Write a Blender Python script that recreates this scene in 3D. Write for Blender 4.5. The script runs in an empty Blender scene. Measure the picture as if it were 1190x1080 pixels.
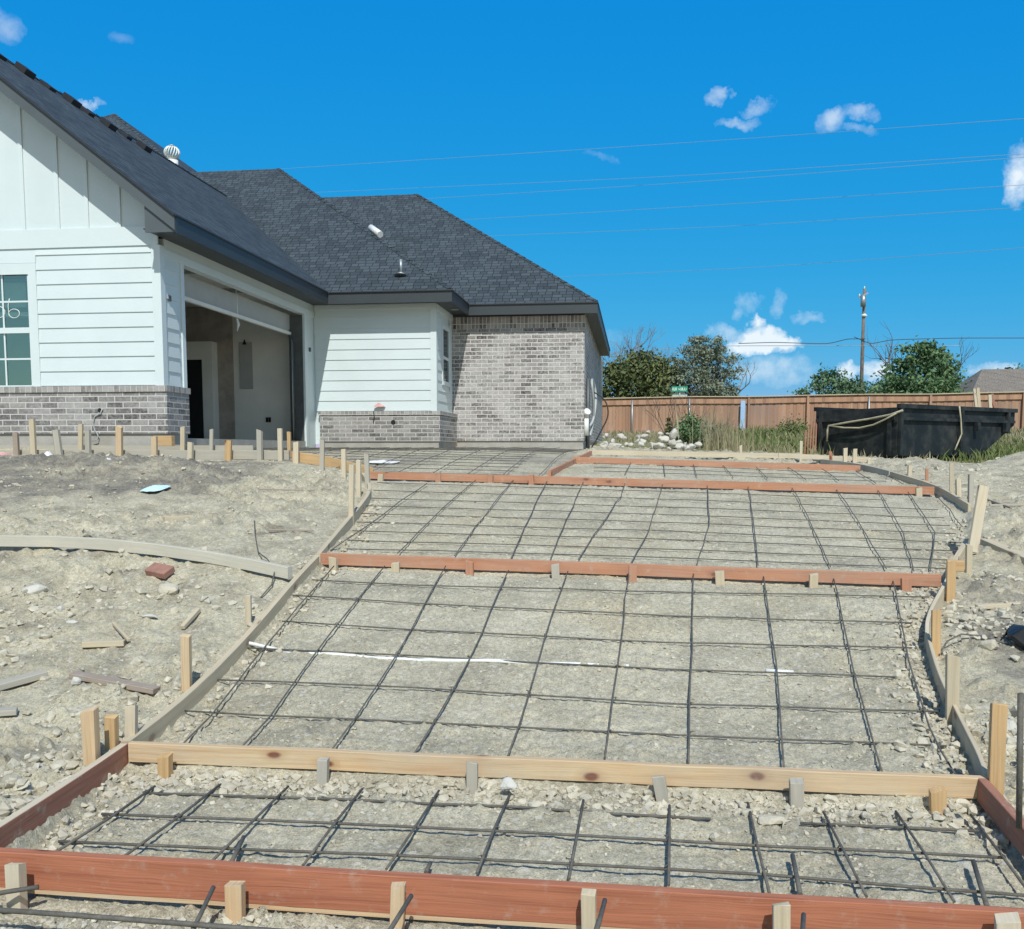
import bpy, bmesh, math, random
import numpy as np
from mathutils import Vector

random.seed(7)
rng = np.random.default_rng(11)
sc = bpy.context.scene
COL = sc.collection
R = math.radians

# ------------------------------------------------------------------ camera model (photo pixels, 1190 x 1080)
F, CX, CY = 1100.0, 595.0, 622.0
YAW, PIT = R(7.37), R(5.2)
CAM = np.array([0.0, 0.0, 1.5])
FW = np.array([-math.sin(YAW) * math.cos(PIT), math.cos(YAW) * math.cos(PIT), -math.sin(PIT)])
RT = np.array([math.cos(YAW), math.sin(YAW), 0.0])
UP = np.cross(RT, FW)


def ray(x, y):
    return FW + RT * (x - CX) / F - UP * (y - CY) / F


def onY(x, y, Y):
    d = ray(x, y)
    return CAM + d * (Y / d[1])


# ------------------------------------------------------------------ numpy noise
def _hash(ix, iy, seed):
    h = (ix.astype(np.int64) * 374761393 + iy.astype(np.int64) * 668265263 + seed * 1274126177) & 0xFFFFFFFF
    h = ((h ^ (h >> 13)) * 1274126177) & 0xFFFFFFFF
    h = (h ^ (h >> 16)) & 0xFFFFFFFF
    return h / 4294967295.0


def vnoise(x, y, seed=0):
    ix, iy = np.floor(x), np.floor(y)
    fx, fy = x - ix, y - iy
    u, v = fx * fx * fx * (fx * (fx * 6 - 15) + 10), fy * fy * fy * (fy * (fy * 6 - 15) + 10)
    a, b = _hash(ix, iy, seed), _hash(ix + 1, iy, seed)
    c, d = _hash(ix, iy + 1, seed), _hash(ix + 1, iy + 1, seed)
    return (a + (b - a) * u) * (1 - v) + (c + (d - c) * u) * v


def fbm(x, y, oct=4, seed=0, gain=0.5):
    s, amp, tot = 0, 1.0, 0
    for o in range(oct):
        s = s + amp * (vnoise(x, y, seed + o * 17) - 0.5)
        tot += amp
        x, y, amp = x * 2.03 + 3.1, y * 2.03 - 1.7, amp * gain
    return s / tot * 2


def worley(x, y, seed=0):
    ix, iy = np.floor(x), np.floor(y)
    best = np.full(np.shape(x), 9.0)
    val = np.zeros(np.shape(x))
    for dx in (-1, 0, 1):
        for dy in (-1, 0, 1):
            cx, cy = ix + dx, iy + dy
            px, py = cx + _hash(cx, cy, seed), cy + _hash(cx, cy, seed + 5)
            d = (px - x) ** 2 + (py - y) ** 2
            m = d < best
            best = np.where(m, d, best)
            val = np.where(m, _hash(cx, cy, seed + 9), val)
    return np.sqrt(best), val


def sstep(a, b, x):
    t = np.clip((x - a) / (b - a), 0, 1)
    return t * t * (3 - 2 * t)


# ------------------------------------------------------------------ surface of the form tops
KY = np.array([0.0, 2.9, 4.0, 7.0, 11.0, 13.5, 15.5, 20.0, 26.0, 42.0, 90.0])
KA = np.array([0.10, 0.114, 0.148, 0.653, 1.159, 1.361, 1.458, 1.48, 1.56, 2.10, 2.6])
KB = np.array([0.0, -0.0015, 0.0022, -0.0195, -0.0237, -0.0278, -0.035, -0.046, -0.052, 0.012, 0.0])


def _pchip(xk, yk, x):
    h = np.diff(xk)
    dl = np.diff(yk) / h
    m = np.zeros(len(xk))
    for i in range(1, len(xk) - 1):
        if dl[i - 1] * dl[i] > 0:
            w1, w2 = 2 * h[i] + h[i - 1], h[i] + 2 * h[i - 1]
            m[i] = (w1 + w2) / (w1 / dl[i - 1] + w2 / dl[i])
    m[0], m[-1] = dl[0], dl[-1]
    x = np.clip(x, xk[0], xk[-1])
    i = np.clip(np.searchsorted(xk, x) - 1, 0, len(xk) - 2)
    t = (x - xk[i]) / h[i]
    t2, t3 = t * t, t * t * t
    return (2 * t3 - 3 * t2 + 1) * yk[i] + (t3 - 2 * t2 + t) * h[i] * m[i] + (-2 * t3 + 3 * t2) * yk[i + 1] + (t3 - t2) * h[i] * m[i + 1]


def S(x, y):
    x, y = np.asarray(x, float), np.asarray(y, float)
    xl = np.interp(y, [12.0, 16.0], [-7.0, -2.0])
    return _pchip(KY, KA, y) + _pchip(KY, KB, y) * np.clip(x, xl, 11)


def hit(px, py, dz=0.0, far=70.0):
    """where the view ray through a photo pixel meets the form-top surface lowered by dz"""
    d = ray(px, py)
    d = d / d[1]
    ys = np.linspace(1.2, far, 4000)
    p = CAM[:, None] + d[:, None] * ys
    f = p[2] - (S(p[0], p[1]) + dz)
    k = np.argmax(f <= 0) if np.any(f <= 0) else len(ys) - 1
    k = max(k, 1)
    t = f[k - 1] / (f[k - 1] - f[k] + 1e-12)
    yy = ys[k - 1] + (ys[k] - ys[k - 1]) * min(max(t, 0), 1)
    return CAM + d * yy


# ------------------------------------------------------------------ drive outline in plan (from the form tops)
LEFT_PX = [(0, 962), (150, 864), (290, 738), (372, 645), (418, 590), (432, 570), (429, 558), (420, 552)]
RIGHT_PX = [(1190, 948), (1146, 900), (1134, 872), (1115, 835), (1096, 797), (1086, 772), (1076, 738), (1076, 722), (1080, 706), (1095, 680), (1100, 667), (1119, 632), (1126, 610), (1125, 586), (1088, 564), (1034, 548), (997, 539), (945, 533)]
LEFT = [hit(*p) for p in LEFT_PX]
RIGHT = [hit(*p) for p in RIGHT_PX]
POLY = [(-2.75, 1.0)] + [(p[0], p[1]) for p in LEFT] + [(-3.6, 11.5), (-4.6, 12.1), (-6.7, 12.2), (-6.7, 19.4), (-4.1, 21.2), (-1.1, 21.2), (-1.0, 16.0)] \
    + [(p[0], p[1]) for p in RIGHT[::-1]] + [(1.6, 1.0)]


def inside_dist(x, y):
    """signed distance to the drive outline, positive inside"""
    P = np.array(POLY)
    n = len(P)
    d = np.full(np.shape(x), 1e9)
    ins = np.zeros(np.shape(x), bool)
    for i in range(n):
        a, b = P[i], P[(i + 1) % n]
        e = b - a
        wx, wy = x - a[0], y - a[1]
        t = np.clip((wx * e[0] + wy * e[1]) / (e @ e + 1e-12), 0, 1)
        d = np.minimum(d, (wx - e[0] * t) ** 2 + (wy - e[1] * t) ** 2)
        c = ((a[1] > y) != (b[1] > y)) & (x < (b[0] - a[0]) * (y - a[1]) / (b[1] - a[1] + 1e-12) + a[0])
        ins ^= c
    return np.where(ins, 1, -1) * np.sqrt(d)


def gz(x, y, detail=True):
    """height of the ground"""
    x, y = np.asarray(x, float), np.asarray(y, float)
    s = S(x, y)
    d = inside_dist(x, y)
    ins = sstep(-0.05, 0.06, d)
    deep = -0.088 - 0.045 * (1 - sstep(3.9, 4.05, y)) + 0.018 * np.exp(-((y - 3.72) / 0.12) ** 2)
    deep = np.where(y < 2.85, -0.155, deep)
    # ground sinks a little next to the boards
    deep = deep - 0.03 * np.exp(-(np.maximum(d, 0) / 0.12) ** 2)
    for yb in (2.95, 7.0, 11.0):
        deep = deep - 0.036 * np.exp(-((y - yb + 0.03) / 0.075) ** 2)
    out = -0.035 + 0.07 * fbm(x * 0.45, y * 0.45, 3, 5) + 0.05 * sstep(0.3, 2.0, -d) * (y < 13)
    out = out - 0.03 * np.exp(-(np.maximum(-d, 0) / 0.25) ** 2)
    # bank of earth below the house, mound beside the dumpster
    out = out + 0.10 * np.exp(-((y - 10.4) / 0.9) ** 2) * sstep(-4.2, -6.0, x)
    out = out + 0.38 * np.exp(-((x - 8.25) / 0.75) ** 2 - ((y - 21.2) / 1.1) ** 2)
    z = s + deep * ins + out * (1 - ins)
    # pit under the house
    house = sstep(0, 0.4, np.minimum(-6.75 - x, y - 12.95))
    house = np.maximum(house, sstep(0, 0.3, np.minimum(-1.2 - x, y - 21.3)))
    house = np.maximum(house, sstep(0, 0.3, np.minimum(-4.2 - x, y - 19.5)))
    z = z * (1 - house) + np.minimum(z, 1.3) * house
    if detail:
        amp_out = (1 - ins)
        soft = 0.25 + 0.75 * sstep(0.02, 0.3, -d)
        rough = 0.55 + 0.9 * sstep(-0.1, 0.35, fbm(x * 0.6 + 9, y * 0.6, 3, 31))
        z = z + amp_out * rough * soft * (0.05 * fbm(x * 2.3, y * 2.3, 4, 7) + 0.022 * fbm(x * 9, y * 9, 2, 8, 0.5))
        w1, v1 = worley(x * 9.0 + fbm(x * 5, y * 5, 2, 3), y * 9.0, 21)
        w2, v2 = worley(x * 22.0, y * 22.0 + fbm(x * 11, y * 11, 2, 4), 22)
        lump1 = np.maximum(0, 0.55 - w1) * (v1 > 0.55)
        lump2 = np.maximum(0, 0.55 - w2) * (v2 > 0.45)
        z = z + amp_out * rough * soft * (0.05 * np.minimum(lump1, 0.32) * 2 + 0.03 * np.minimum(lump2, 0.35))
        edge = np.exp(-(np.maximum(d, 0) / 0.22) ** 2)
        b2 = np.exp(-((y - 3.83) / 0.14) ** 2) + np.exp(-((y - 2.75) / 0.12) ** 2)
        z = z + ins * (0.014 * fbm(x * 3, y * 3, 3, 14) + 0.010 * fbm(x * 17, y * 17, 3, 15, 0.65))
        patch = sstep(0.0, 0.4, fbm(x * 1.6, y * 1.6, 3, 77))
        z = z + ins * (0.010 + 0.014 * edge + 0.024 * np.minimum(b2, 1) + 0.017 * patch) * (lump1 * 1.1 + lump2 * 1.2)
        w3, v3 = worley(x * 48.0, y * 48.0, 23)
        z = z + (ins * 0.016 + amp_out * 0.02) * np.maximum(0, 0.5 - w3) * (v3 > 0.5) * (0.5 + patch)
    return z


# ------------------------------------------------------------------ materials
def nmat(name):
    m = bpy.data.materials.new(name)
    m.use_nodes = True
    nt = m.node_tree
    b = nt.nodes['Principled BSDF']
    return m, nt, b


class N:
    """tiny node helper"""

    def __init__(s, nt):
        s.nt = nt

    def new(s, t, **kw):
        n = s.nt.nodes.new(t)
        for k, v in kw.items():
            setattr(n, k, v)
        return n

    def link(s, a, b):
        s.nt.links.new(a, b)

    def put(s, sock, v):
        if hasattr(v, 'node') or isinstance(v, bpy.types.NodeSocket):
            s.link(v, sock)
        else:
            sock.default_value = v

    def noise(s, vec, scale, detail=4, rough=0.55, out='Fac', dist=0.0):
        n = s.new('ShaderNodeTexNoise')
        n.inputs['Scale'].default_value = scale
        n.inputs['Detail'].default_value = detail
        n.inputs['Roughness'].default_value = rough
        n.inputs['Distortion'].default_value = dist
        if vec is not None:
            s.link(vec, n.inputs['Vector'])
        return n.outputs[out]

    def ramp(s, fac, stops, interp='LINEAR'):
        n = s.new('ShaderNodeValToRGB')
        n.color_ramp.interpolation = interp
        e = n.color_ramp.elements
        while len(e) < len(stops):
            e.new(0.5)
        for i, (p, c) in enumerate(stops):
            e[i].position = p
            e[i].color = (c, c, c, 1) if isinstance(c, (int, float)) else (*c, 1)
        s.link(fac, n.inputs['Fac'])
        return n.outputs['Color']

    def mix(s, fac, a, b, mode='MIX'):
        n = s.new('ShaderNodeMix', data_type='RGBA', blend_type=mode)
        s.put(n.inputs[0], fac)
        s.put(n.inputs[6], (*a, 1) if isinstance(a, tuple) and len(a) == 3 else a)
        s.put(n.inputs[7], (*b, 1) if isinstance(b, tuple) and len(b) == 3 else b)
        return n.outputs[2]

    def math(s, op, a, b=0.0, c=None):
        n = s.new('ShaderNodeMath', operation=op)
        s.put(n.inputs[0], a)
        s.put(n.inputs[1], b)
        if c is not None:
            s.put(n.inputs[2], c)
        return n.outputs[0]

    def mapping(s, vec, scale=(1, 1, 1), loc=(0, 0, 0)):
        n = s.new('ShaderNodeMapping')
        n.inputs['Scale'].default_value = scale
        n.inputs['Location'].default_value = loc
        s.link(vec, n.inputs['Vector'])
        return n.outputs[0]

    def bump(s, h, strength, dist, bsdf):
        n = s.new('ShaderNodeBump')
        n.inputs['Strength'].default_value = strength
        n.inputs['Distance'].default_value = dist
        s.link(h, n.inputs['Height'])
        s.link(n.outputs[0], bsdf.inputs['Normal'])


def plain(name, c, rough=0.6, var=0.15, scale=6.0, metal=0.0, spec=0.5, bump=0.0, dirt=None):
    m, nt, b = nmat(name)
    h = N(nt)
    tc = h.new('ShaderNodeTexCoord').outputs['Object']
    f = h.noise(tc, scale, 5, 0.6)
    lo = tuple(max(0, v * (1 - var)) for v in c)
    hi = tuple(min(1, v * (1 + var)) for v in c)
    col = h.ramp(f, [(0.3, lo), (0.7, hi)])
    if dirt:
        f2 = h.ramp(h.noise(tc, dirt[1], 6, 0.65), [(0.45, 0.0), (0.75, dirt[2])])
        col = h.mix(f2, col, dirt[0])
    h.link(col, b.inputs['Base Color'])
    b.inputs['Roughness'].default_value = rough
    b.inputs['Metallic'].default_value = metal
    b.inputs['Specular IOR Level'].default_value = spec
    if bump:
        h.bump(h.noise(tc, scale * 6, 4, 0.6), bump, 0.01, b)
    return m


def wood(name, c1, c2, knot=None, grey=0.0, greyc=(0.32, 0.31, 0.28), rough=0.8, blotc=None, mud=0.55):
    """lumber: grain along U (metres), knots, weathering"""
    m, nt, b = nmat(name)
    h = N(nt)
    uv = h.new('ShaderNodeUVMap').outputs[0]
    rnd = h.new('ShaderNodeObjectInfo').outputs['Random']
    off = h.new('ShaderNodeCombineXYZ')
    h.link(h.math('MULTIPLY', rnd, 37.0), off.inputs[0])
    h.link(h.math('MULTIPLY', rnd, 11.0), off.inputs[1])
    add = h.new('ShaderNodeVectorMath', operation='ADD')
    h.link(uv, add.inputs[0])
    h.link(off.outputs[0], add.inputs[1])
    v = add.outputs[0]
    warp = h.noise(h.mapping(v, (1.6, 9, 1)), 1.0, 3, 0.5, 'Color')
    sub = h.new('ShaderNodeVectorMath', operation='MULTIPLY_ADD')
    h.link(warp, sub.inputs[0])
    sub.inputs[1].default_value = (0.0, 0.05, 0)
    h.link(v, sub.inputs[2])
    g = h.noise(h.mapping(sub.outputs[0], (3.0, 150, 1)), 1.0, 4, 0.6)
    g2 = h.noise(h.mapping(sub.outputs[0], (1.2, 40, 1)), 1.0, 3, 0.6)
    gm = h.math('ADD', h.math('MULTIPLY', g, 0.45), h.math('MULTIPLY', g2, 0.55))
    col = h.ramp(gm, [(0.34, c2), (0.5, c1), (0.68, tuple(min(1, x * 1.18) for x in c1))])
    blot = h.noise(h.mapping(v, (2.0, 6, 1)), 1.0, 4, 0.6)
    col = h.mix(h.ramp(blot, [(0.35, 0.0), (0.7, 0.45)]), col, blotc or tuple(x * 0.72 for x in c1))
    if knot:
        vo = h.new('ShaderNodeTexVoronoi', voronoi_dimensions='2D')
        vo.inputs['Scale'].default_value = 1.0
        h.link(h.mapping(sub.outputs[0], (4.2, 8.0, 1)), vo.inputs['Vector'])
        vo.inputs['Randomness'].default_value = 0.8
        sc3 = h.new('ShaderNodeSeparateColor')
        h.link(vo.outputs['Color'], sc3.inputs[0])
        on = h.math('GREATER_THAN', sc3.outputs[0], 0.86)
        kf = h.math('MULTIPLY', on, h.ramp(vo.outputs['Distance'], [(0.09, 1.0), (0.17, 0.0)]))
        halo = h.math('MULTIPLY', on, h.ramp(vo.outputs['Distance'], [(0.15, 0.45), (0.36, 0.0)]))
        col = h.mix(halo, col, tuple((a + 2 * q) / 3 for a, q in zip(knot, c2)))
        col = h.mix(kf, col, knot)
    if grey > 0:
        gf = h.ramp(h.noise(h.mapping(v, (1.5, 5, 1)), 1.0, 5, 0.65), [(0.3, max(0, grey - 0.35)), (0.65, min(1, grey + 0.25))])
        col = h.mix(gf, col, greyc)
    # splashed dried mud
    tc = h.new('ShaderNodeTexCoord').outputs['Object']
    df = h.ramp(h.noise(tc, 14, 6, 0.7), [(0.56, 0.0), (0.72, mud)])
    col = h.mix(df, col, (0.42, 0.39, 0.33))
    h.link(col, b.inputs['Base Color'])
    b.inputs['Roughness'].default_value = rough
    b.inputs['Specular IOR Level'].default_value = 0.25
    h.bump(gm, 0.6, 0.005, b)
    return m


def brick_mat(name, bw, bh, mortar, c_lo, c_hi, cm, wash=0.35, offset=0.5, seed=0.0):
    m, nt, b = nmat(name)
    h = N(nt)
    uv0 = h.new('ShaderNodeUVMap').outputs[0]
    wob = h.noise(uv0, 9.0, 2, 0.5, 'Color')
    ma = h.new('ShaderNodeVectorMath', operation='MULTIPLY_ADD')
    h.link(wob, ma.inputs[0])
    ma.inputs[1].default_value = (0.006, 0.006, 0)
    h.link(h.mapping(uv0, loc=(seed, seed * 0.37, 0)), ma.inputs[2])
    uv = ma.outputs[0]
    br = h.new('ShaderNodeTexBrick')
    h.link(uv, br.inputs['Vector'])
    br.offset = offset
    br.inputs['Scale'].default_value = 1.0
    br.inputs['Brick Width'].default_value = bw
    br.inputs['Row Height'].default_value = bh
    br.inputs['Mortar Size'].default_value = mortar
    br.inputs['Mortar Smooth'].default_value = 0.25
    br.inputs['Bias'].default_value = 0.0
    br.inputs['Color1'].default_value = (0, 0, 0, 1)
    br.inputs['Color2'].default_value = (1, 1, 1, 1)
    br.inputs['Mortar'].default_value = (0.5, 0.5, 0.5, 1)
    fine = h.noise(uv, 55, 5, 0.65)
    big = h.noise(uv, 1.6, 4, 0.6)
    bc = h.ramp(h.math('ADD', h.math('MULTIPLY', br.outputs['Color'], 0.72), h.math('MULTIPLY', fine, 0.34)),
                [(0.12, c_lo), (0.5, tuple((a + q) / 2 for a, q in zip(c_lo, c_hi))), (0.9, c_hi)])
    smear = h.ramp(h.math('ADD', h.math('MULTIPLY', h.noise(uv, 22, 5, 0.7), 0.6), h.math('MULTIPLY', big, 0.4)), [(0.42, 0.0), (0.66, wash)])
    bc = h.mix(smear, bc, cm)
    mc = h.mix(fine, tuple(x * 0.85 for x in cm), tuple(min(1, x * 1.12) for x in cm))
    col = h.mix(br.outputs['Fac'], bc, mc)
    h.link(col, b.inputs['Base Color'])
    b.inputs['Roughness'].default_value = 0.9
    b.inputs['Specular IOR Level'].default_value = 0.2
    hgt = h.math('ADD', h.math('SUBTRACT', 1.0, br.outputs['Fac']), h.math('MULTIPLY', fine, 0.5))
    h.bump(hgt, 0.8, 0.008, b)
    return m


def shingle_mat(name, lo, hi):
    m, nt, b = nmat(name)
    h = N(nt)
    uv0 = h.new('ShaderNodeUVMap').outputs[0]
    br = h.new('ShaderNodeTexBrick')
    h.link(uv0, br.inputs['Vector'])
    br.offset = 0.37
    br.offset_frequency = 3
    br.squash = 0.7
    br.squash_frequency = 2
    br.inputs['Scale'].default_value = 1.0
    br.inputs['Brick Width'].default_value = 0.22
    br.inputs['Row Height'].default_value = 0.135
    br.inputs['Mortar Size'].default_value = 0.009
    br.inputs['Mortar Smooth'].default_value = 0.4
    br.inputs['Color1'].default_value = (0, 0, 0, 1)
    br.inputs['Color2'].default_value = (1, 1, 1, 1)
    br.inputs['Mortar'].default_value = (0, 0, 0, 1)
    gran = h.noise(uv0, 60, 4, 0.7)
    big = h.noise(uv0, 0.9, 4, 0.6)
    f = h.math('ADD', h.math('ADD', h.math('MULTIPLY', br.outputs['Color'], 0.26), h.math('MULTIPLY', gran, 0.54)), h.math('MULTIPLY', big, 0.26))
    col = h.ramp(f, [(0.2, lo), (0.85, hi)])
    col = h.mix(h.math('MULTIPLY', br.outputs['Fac'], 0.75), col, tuple(x * 0.3 for x in lo))
    h.link(col, b.inputs['Base Color'])
    b.inputs['Roughness'].default_value = 0.85
    b.inputs['Specular IOR Level'].default_value = 0.3
    hgt = h.math('ADD', h.math('SUBTRACT', 1.0, br.outputs['Fac']), h.math('MULTIPLY', h.math('ADD', gran, br.outputs['Color']), 0.4))
    h.bump(hgt, 0.7, 0.008, b)
    return m


def ground_mat():
    m, nt, b = nmat('crushed limestone and clay')
    h = N(nt)
    tc = h.new('ShaderNodeTexCoord').outputs['Object']
    at = h.new('ShaderNodeAttribute', attribute_name='kind').outputs['Color']
    sep = h.new('ShaderNodeSeparateColor')
    h.link(at, sep.inputs[0])
    soil, grass, inner = sep.outputs[0], sep.outputs[1], sep.outputs[2]
    big = h.noise(tc, 0.8, 5, 0.6)
    mid = h.noise(tc, 3.2, 6, 0.62)
    fine = h.noise(tc, 38, 6, 0.75)
    speck = h.noise(tc, 130, 3, 0.7)
    col = h.ramp(mid, [(0.28, (0.25, 0.225, 0.172)), (0.44, (0.385, 0.352, 0.262)), (0.58, (0.475, 0.437, 0.325)), (0.75, (0.56, 0.525, 0.41))])
    ochre = h.ramp(big, [(0.52, 0.0), (0.72, 0.4)])
    col = h.mix(ochre, col, (0.50, 0.43, 0.285))
    cola = h.ramp(h.noise(tc, 2.1, 6, 0.65), [(0.3, (0.30, 0.277, 0.214)), (0.48, (0.43, 0.397, 0.30)), (0.70, (0.535, 0.495, 0.38))])
    cola = h.mix(h.ramp(big, [(0.5, 0.0), (0.7, 0.4)]), cola, (0.50, 0.425, 0.275))
    col = h.mix(inner, col, cola)
    sp = h.ramp(fine, [(0.28, 0.55), (0.5, 1.0), (0.72, 1.32)])
    col = h.mix(1.0, col, sp, 'MULTIPLY')
    sp2 = h.ramp(speck, [(0.3, 0.62), (0.5, 1.0), (0.7, 1.3)])
    col = h.mix(1.0, col, sp2, 'MULTIPLY')
    vo = h.new('ShaderNodeTexVoronoi')
    vo.inputs['Scale'].default_value = 55
    h.link(tc, vo.inputs['Vector'])
    chip = h.ramp(vo.outputs['Color'], [(0.80, 0.0), (0.88, 0.6)])
    col = h.mix(chip, col, (0.60, 0.58, 0.52))
    sf = h.math('MULTIPLY', soil, h.ramp(h.noise(tc, 2.6, 6, 0.7), [(0.34, 0.15), (0.6, 0.95)]))
    scol = h.ramp(fine, [(0.3, (0.085, 0.078, 0.07)), (0.7, (0.25, 0.232, 0.205))])
    col = h.mix(sf, col, scol)
    gcol = h.ramp(h.noise(tc, 5, 5, 0.7), [(0.35, (0.17, 0.19, 0.075)), (0.6, (0.28, 0.27, 0.15))])
    col = h.mix(grass, col, gcol)
    h.link(col, b.inputs['Base Color'])
    b.inputs['Roughness'].default_value = 0.95
    b.inputs['Specular IOR Level'].default_value = 0.12
    hh = h.math('ADD', h.math('MULTIPLY', fine, 1.0), h.math('MULTIPLY', speck, 0.45))
    h.bump(hh, 0.9, 0.012, b)
    return m


def leaf_mat(name, c1, c2):
    m, nt, b = nmat(name)
    h = N(nt)
    tc = h.new('ShaderNodeTexCoord').outputs['Object']
    at = h.new('ShaderNodeAttribute', attribute_name='tone').outputs['Fac']
    f = h.math('ADD', h.math('MULTIPLY', at, 0.7), h.math('MULTIPLY', h.noise(tc, 1.2, 3, 0.6), 0.4))
    h.link(h.ramp(f, [(0.15, c1), (0.95, c2)]), b.inputs['Base Color'])
    b.inputs['Roughness'].default_value = 0.7
    b.inputs['Specular IOR Level'].default_value = 0.25
    return m


M = {}
M['ground'] = ground_mat()
M['pine'] = wood('pale pine', (0.61, 0.47, 0.29), (0.50, 0.31, 0.145), knot=(0.18, 0.06, 0.03), grey=0.12, blotc=(0.56, 0.30, 0.13), mud=0.35)
M['pale'] = wood('fresh pale pine', (0.62, 0.53, 0.38), (0.50, 0.39, 0.24), knot=(0.24, 0.11, 0.05), grey=0.25, greyc=(0.45, 0.42, 0.35))
M['red'] = wood('red stained lumber', (0.40, 0.155, 0.088), (0.28, 0.092, 0.052), knot=(0.12, 0.035, 0.02), grey=0.0, mud=0.32)
M['redpale'] = wood('faded red lumber', (0.475, 0.22, 0.125), (0.37, 0.145, 0.075), knot=(0.15, 0.05, 0.03), grey=0.1, greyc=(0.40, 0.33, 0.27))
M['grey'] = wood('weathered grey lumber', (0.44, 0.40, 0.32), (0.33, 0.29, 0.225), grey=0.5, greyc=(0.39, 0.375, 0.33))
M['tan'] = wood('tan weathered lumber', (0.54, 0.45, 0.31), (0.42, 0.33, 0.21), knot=(0.2, 0.11, 0.06), grey=0.3, greyc=(0.46, 0.42, 0.33))
M['yellow'] = wood('yellow lumber', (0.55, 0.37, 0.19), (0.42, 0.25, 0.11), knot=(0.2, 0.08, 0.03))
M['drift'] = wood('old brown lumber', (0.31, 0.235, 0.185), (0.22, 0.15, 0.115), grey=0.4, greyc=(0.36, 0.32, 0.27))
M['bleached'] = wood('bleached grey plank', (0.52, 0.485, 0.40), (0.43, 0.395, 0.315), grey=0.4, greyc=(0.49, 0.47, 0.40))
M['brownred'] = wood('brown red lumber', (0.33, 0.16, 0.11), (0.23, 0.10, 0.067), knot=(0.1, 0.04, 0.025))
M['rebar'] = plain('mill scale steel', (0.14, 0.134, 0.116), 0.75, 0.35, 25, 0.35, 0.4, 0.3, dirt=((0.17, 0.13, 0.10), 9, 0.5))
M['pvc'] = plain('white plastic', (0.74, 0.76, 0.74), 0.45, 0.06, 4, dirt=((0.45, 0.42, 0.36), 7, 0.55))
M['rock'] = plain('limestone', (0.50, 0.465, 0.375), 0.95, 0.28, 9, spec=0.15, bump=0.6, dirt=((0.36, 0.31, 0.22), 5, 0.6))
M['white_rock'] = plain('white limestone', (0.54, 0.53, 0.485), 0.95, 0.15, 7, spec=0.15, bump=0.6, dirt=((0.42, 0.38, 0.31), 5, 0.5))
M['paint'] = plain('white house paint', (0.60, 0.675, 0.68), 0.55, 0.035, 1.5)
M['trim'] = plain('white trim paint', (0.62, 0.695, 0.70), 0.5, 0.03, 1.5)
M['fascia'] = plain('charcoal trim paint', (0.038, 0.047, 0.054), 0.5, 0.08, 2)
M['rake'] = plain('grey trim paint', (0.078, 0.095, 0.104), 0.55, 0.08, 2)
M['drip'] = plain('dark metal drip edge', (0.03, 0.033, 0.036), 0.5, 0.1, 3)
M['drywall'] = plain('taped drywall', (0.78, 0.78, 0.73), 0.9, 0.07, 1.6, dirt=((0.66, 0.66, 0.62), 1.1, 0.6))
M['mud'] = plain('joint compound', (0.40, 0.41, 0.40), 0.9, 0.05, 4)
M['raw'] = plain('brown sheathing', (0.36, 0.32, 0.28), 0.85, 0.2, 5)
M['dark'] = plain('dark opening', (0.012, 0.014, 0.016), 0.9, 0.1, 3)
M['concrete'] = plain('cast concrete', (0.36, 0.35, 0.32), 0.9, 0.16, 4, bump=0.4, dirt=((0.30, 0.26, 0.20), 3, 0.5))
M['galv'] = plain('galvanized steel', (0.34, 0.37, 0.38), 0.45, 0.15, 8, 0.6)
M['track'] = plain('dark door track', (0.10, 0.11, 0.11), 0.5, 0.2, 6, 0.3)
M['brick'] = brick_mat('grey brown brick', 0.25, 0.0835, 0.0085, (0.055, 0.05, 0.05), (0.30, 0.28, 0.272), (0.56, 0.555, 0.53), 0.55)
M['brick2'] = brick_mat('grey brown brick washed', 0.25, 0.0875, 0.0095, (0.065, 0.056, 0.055), (0.35, 0.315, 0.305), (0.62, 0.61, 0.58), 0.8, seed=3.3)
M['soldier'] = brick_mat('soldier course brick', 0.085, 0.26, 0.0085, (0.045, 0.04, 0.04), (0.36, 0.315, 0.295), (0.60, 0.575, 0.53), 0.4, offset=0.0, seed=1.1)
M['rowlock'] = brick_mat('rowlock brick', 0.085, 0.30, 0.0085, (0.16, 0.15, 0.145), (0.40, 0.38, 0.36), (0.50, 0.49, 0.46), 0.5, offset=0.0, seed=2.1)
M['shingle'] = shingle_mat('charcoal shingle', (0.014, 0.021, 0.028), (0.085, 0.112, 0.132))
M['tanroof'] = shingle_mat('tan shingle', (0.15, 0.13, 0.11), (0.30, 0.265, 0.225))
M['black'] = plain('black dumpster paint', (0.014, 0.019, 0.022), 0.6, 0.3, 2.2, spec=0.3, dirt=((0.085, 0.08, 0.07), 2.2, 0.6))
M['bundle'] = plain('black shingle wrap', (0.018, 0.02, 0.024), 0.6, 0.3, 6)
M['strap'] = plain('tan strap', (0.42, 0.38, 0.27), 0.8, 0.2, 8)
M['cable_w'] = plain('white cable', (0.40, 0.43, 0.43), 0.5, 0.08, 5)
M['cable_k'] = plain('dark cable', (0.03, 0.027, 0.024), 0.6, 0.1, 5)
M['wire'] = plain('aluminium conductor', (0.33, 0.38, 0.42), 0.5, 0.05, 0.2, 0.2)
M['wire_dk'] = plain('dark service cable', (0.05, 0.055, 0.06), 0.6, 0.1, 0.3)
M['pole'] = plain('weathered pole wood', (0.17, 0.14, 0.115), 0.9, 0.3, 5)
M['signgreen'] = plain('street sign green', (0.012, 0.26, 0.15), 0.45, 0.05, 3)
M['signwhite'] = plain('street sign white', (0.70, 0.75, 0.72), 0.5, 0.03, 3)
M['alu'] = plain('bare aluminium sheet', (0.50, 0.56, 0.52), 0.5, 0.06, 3, 0.2)
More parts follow.
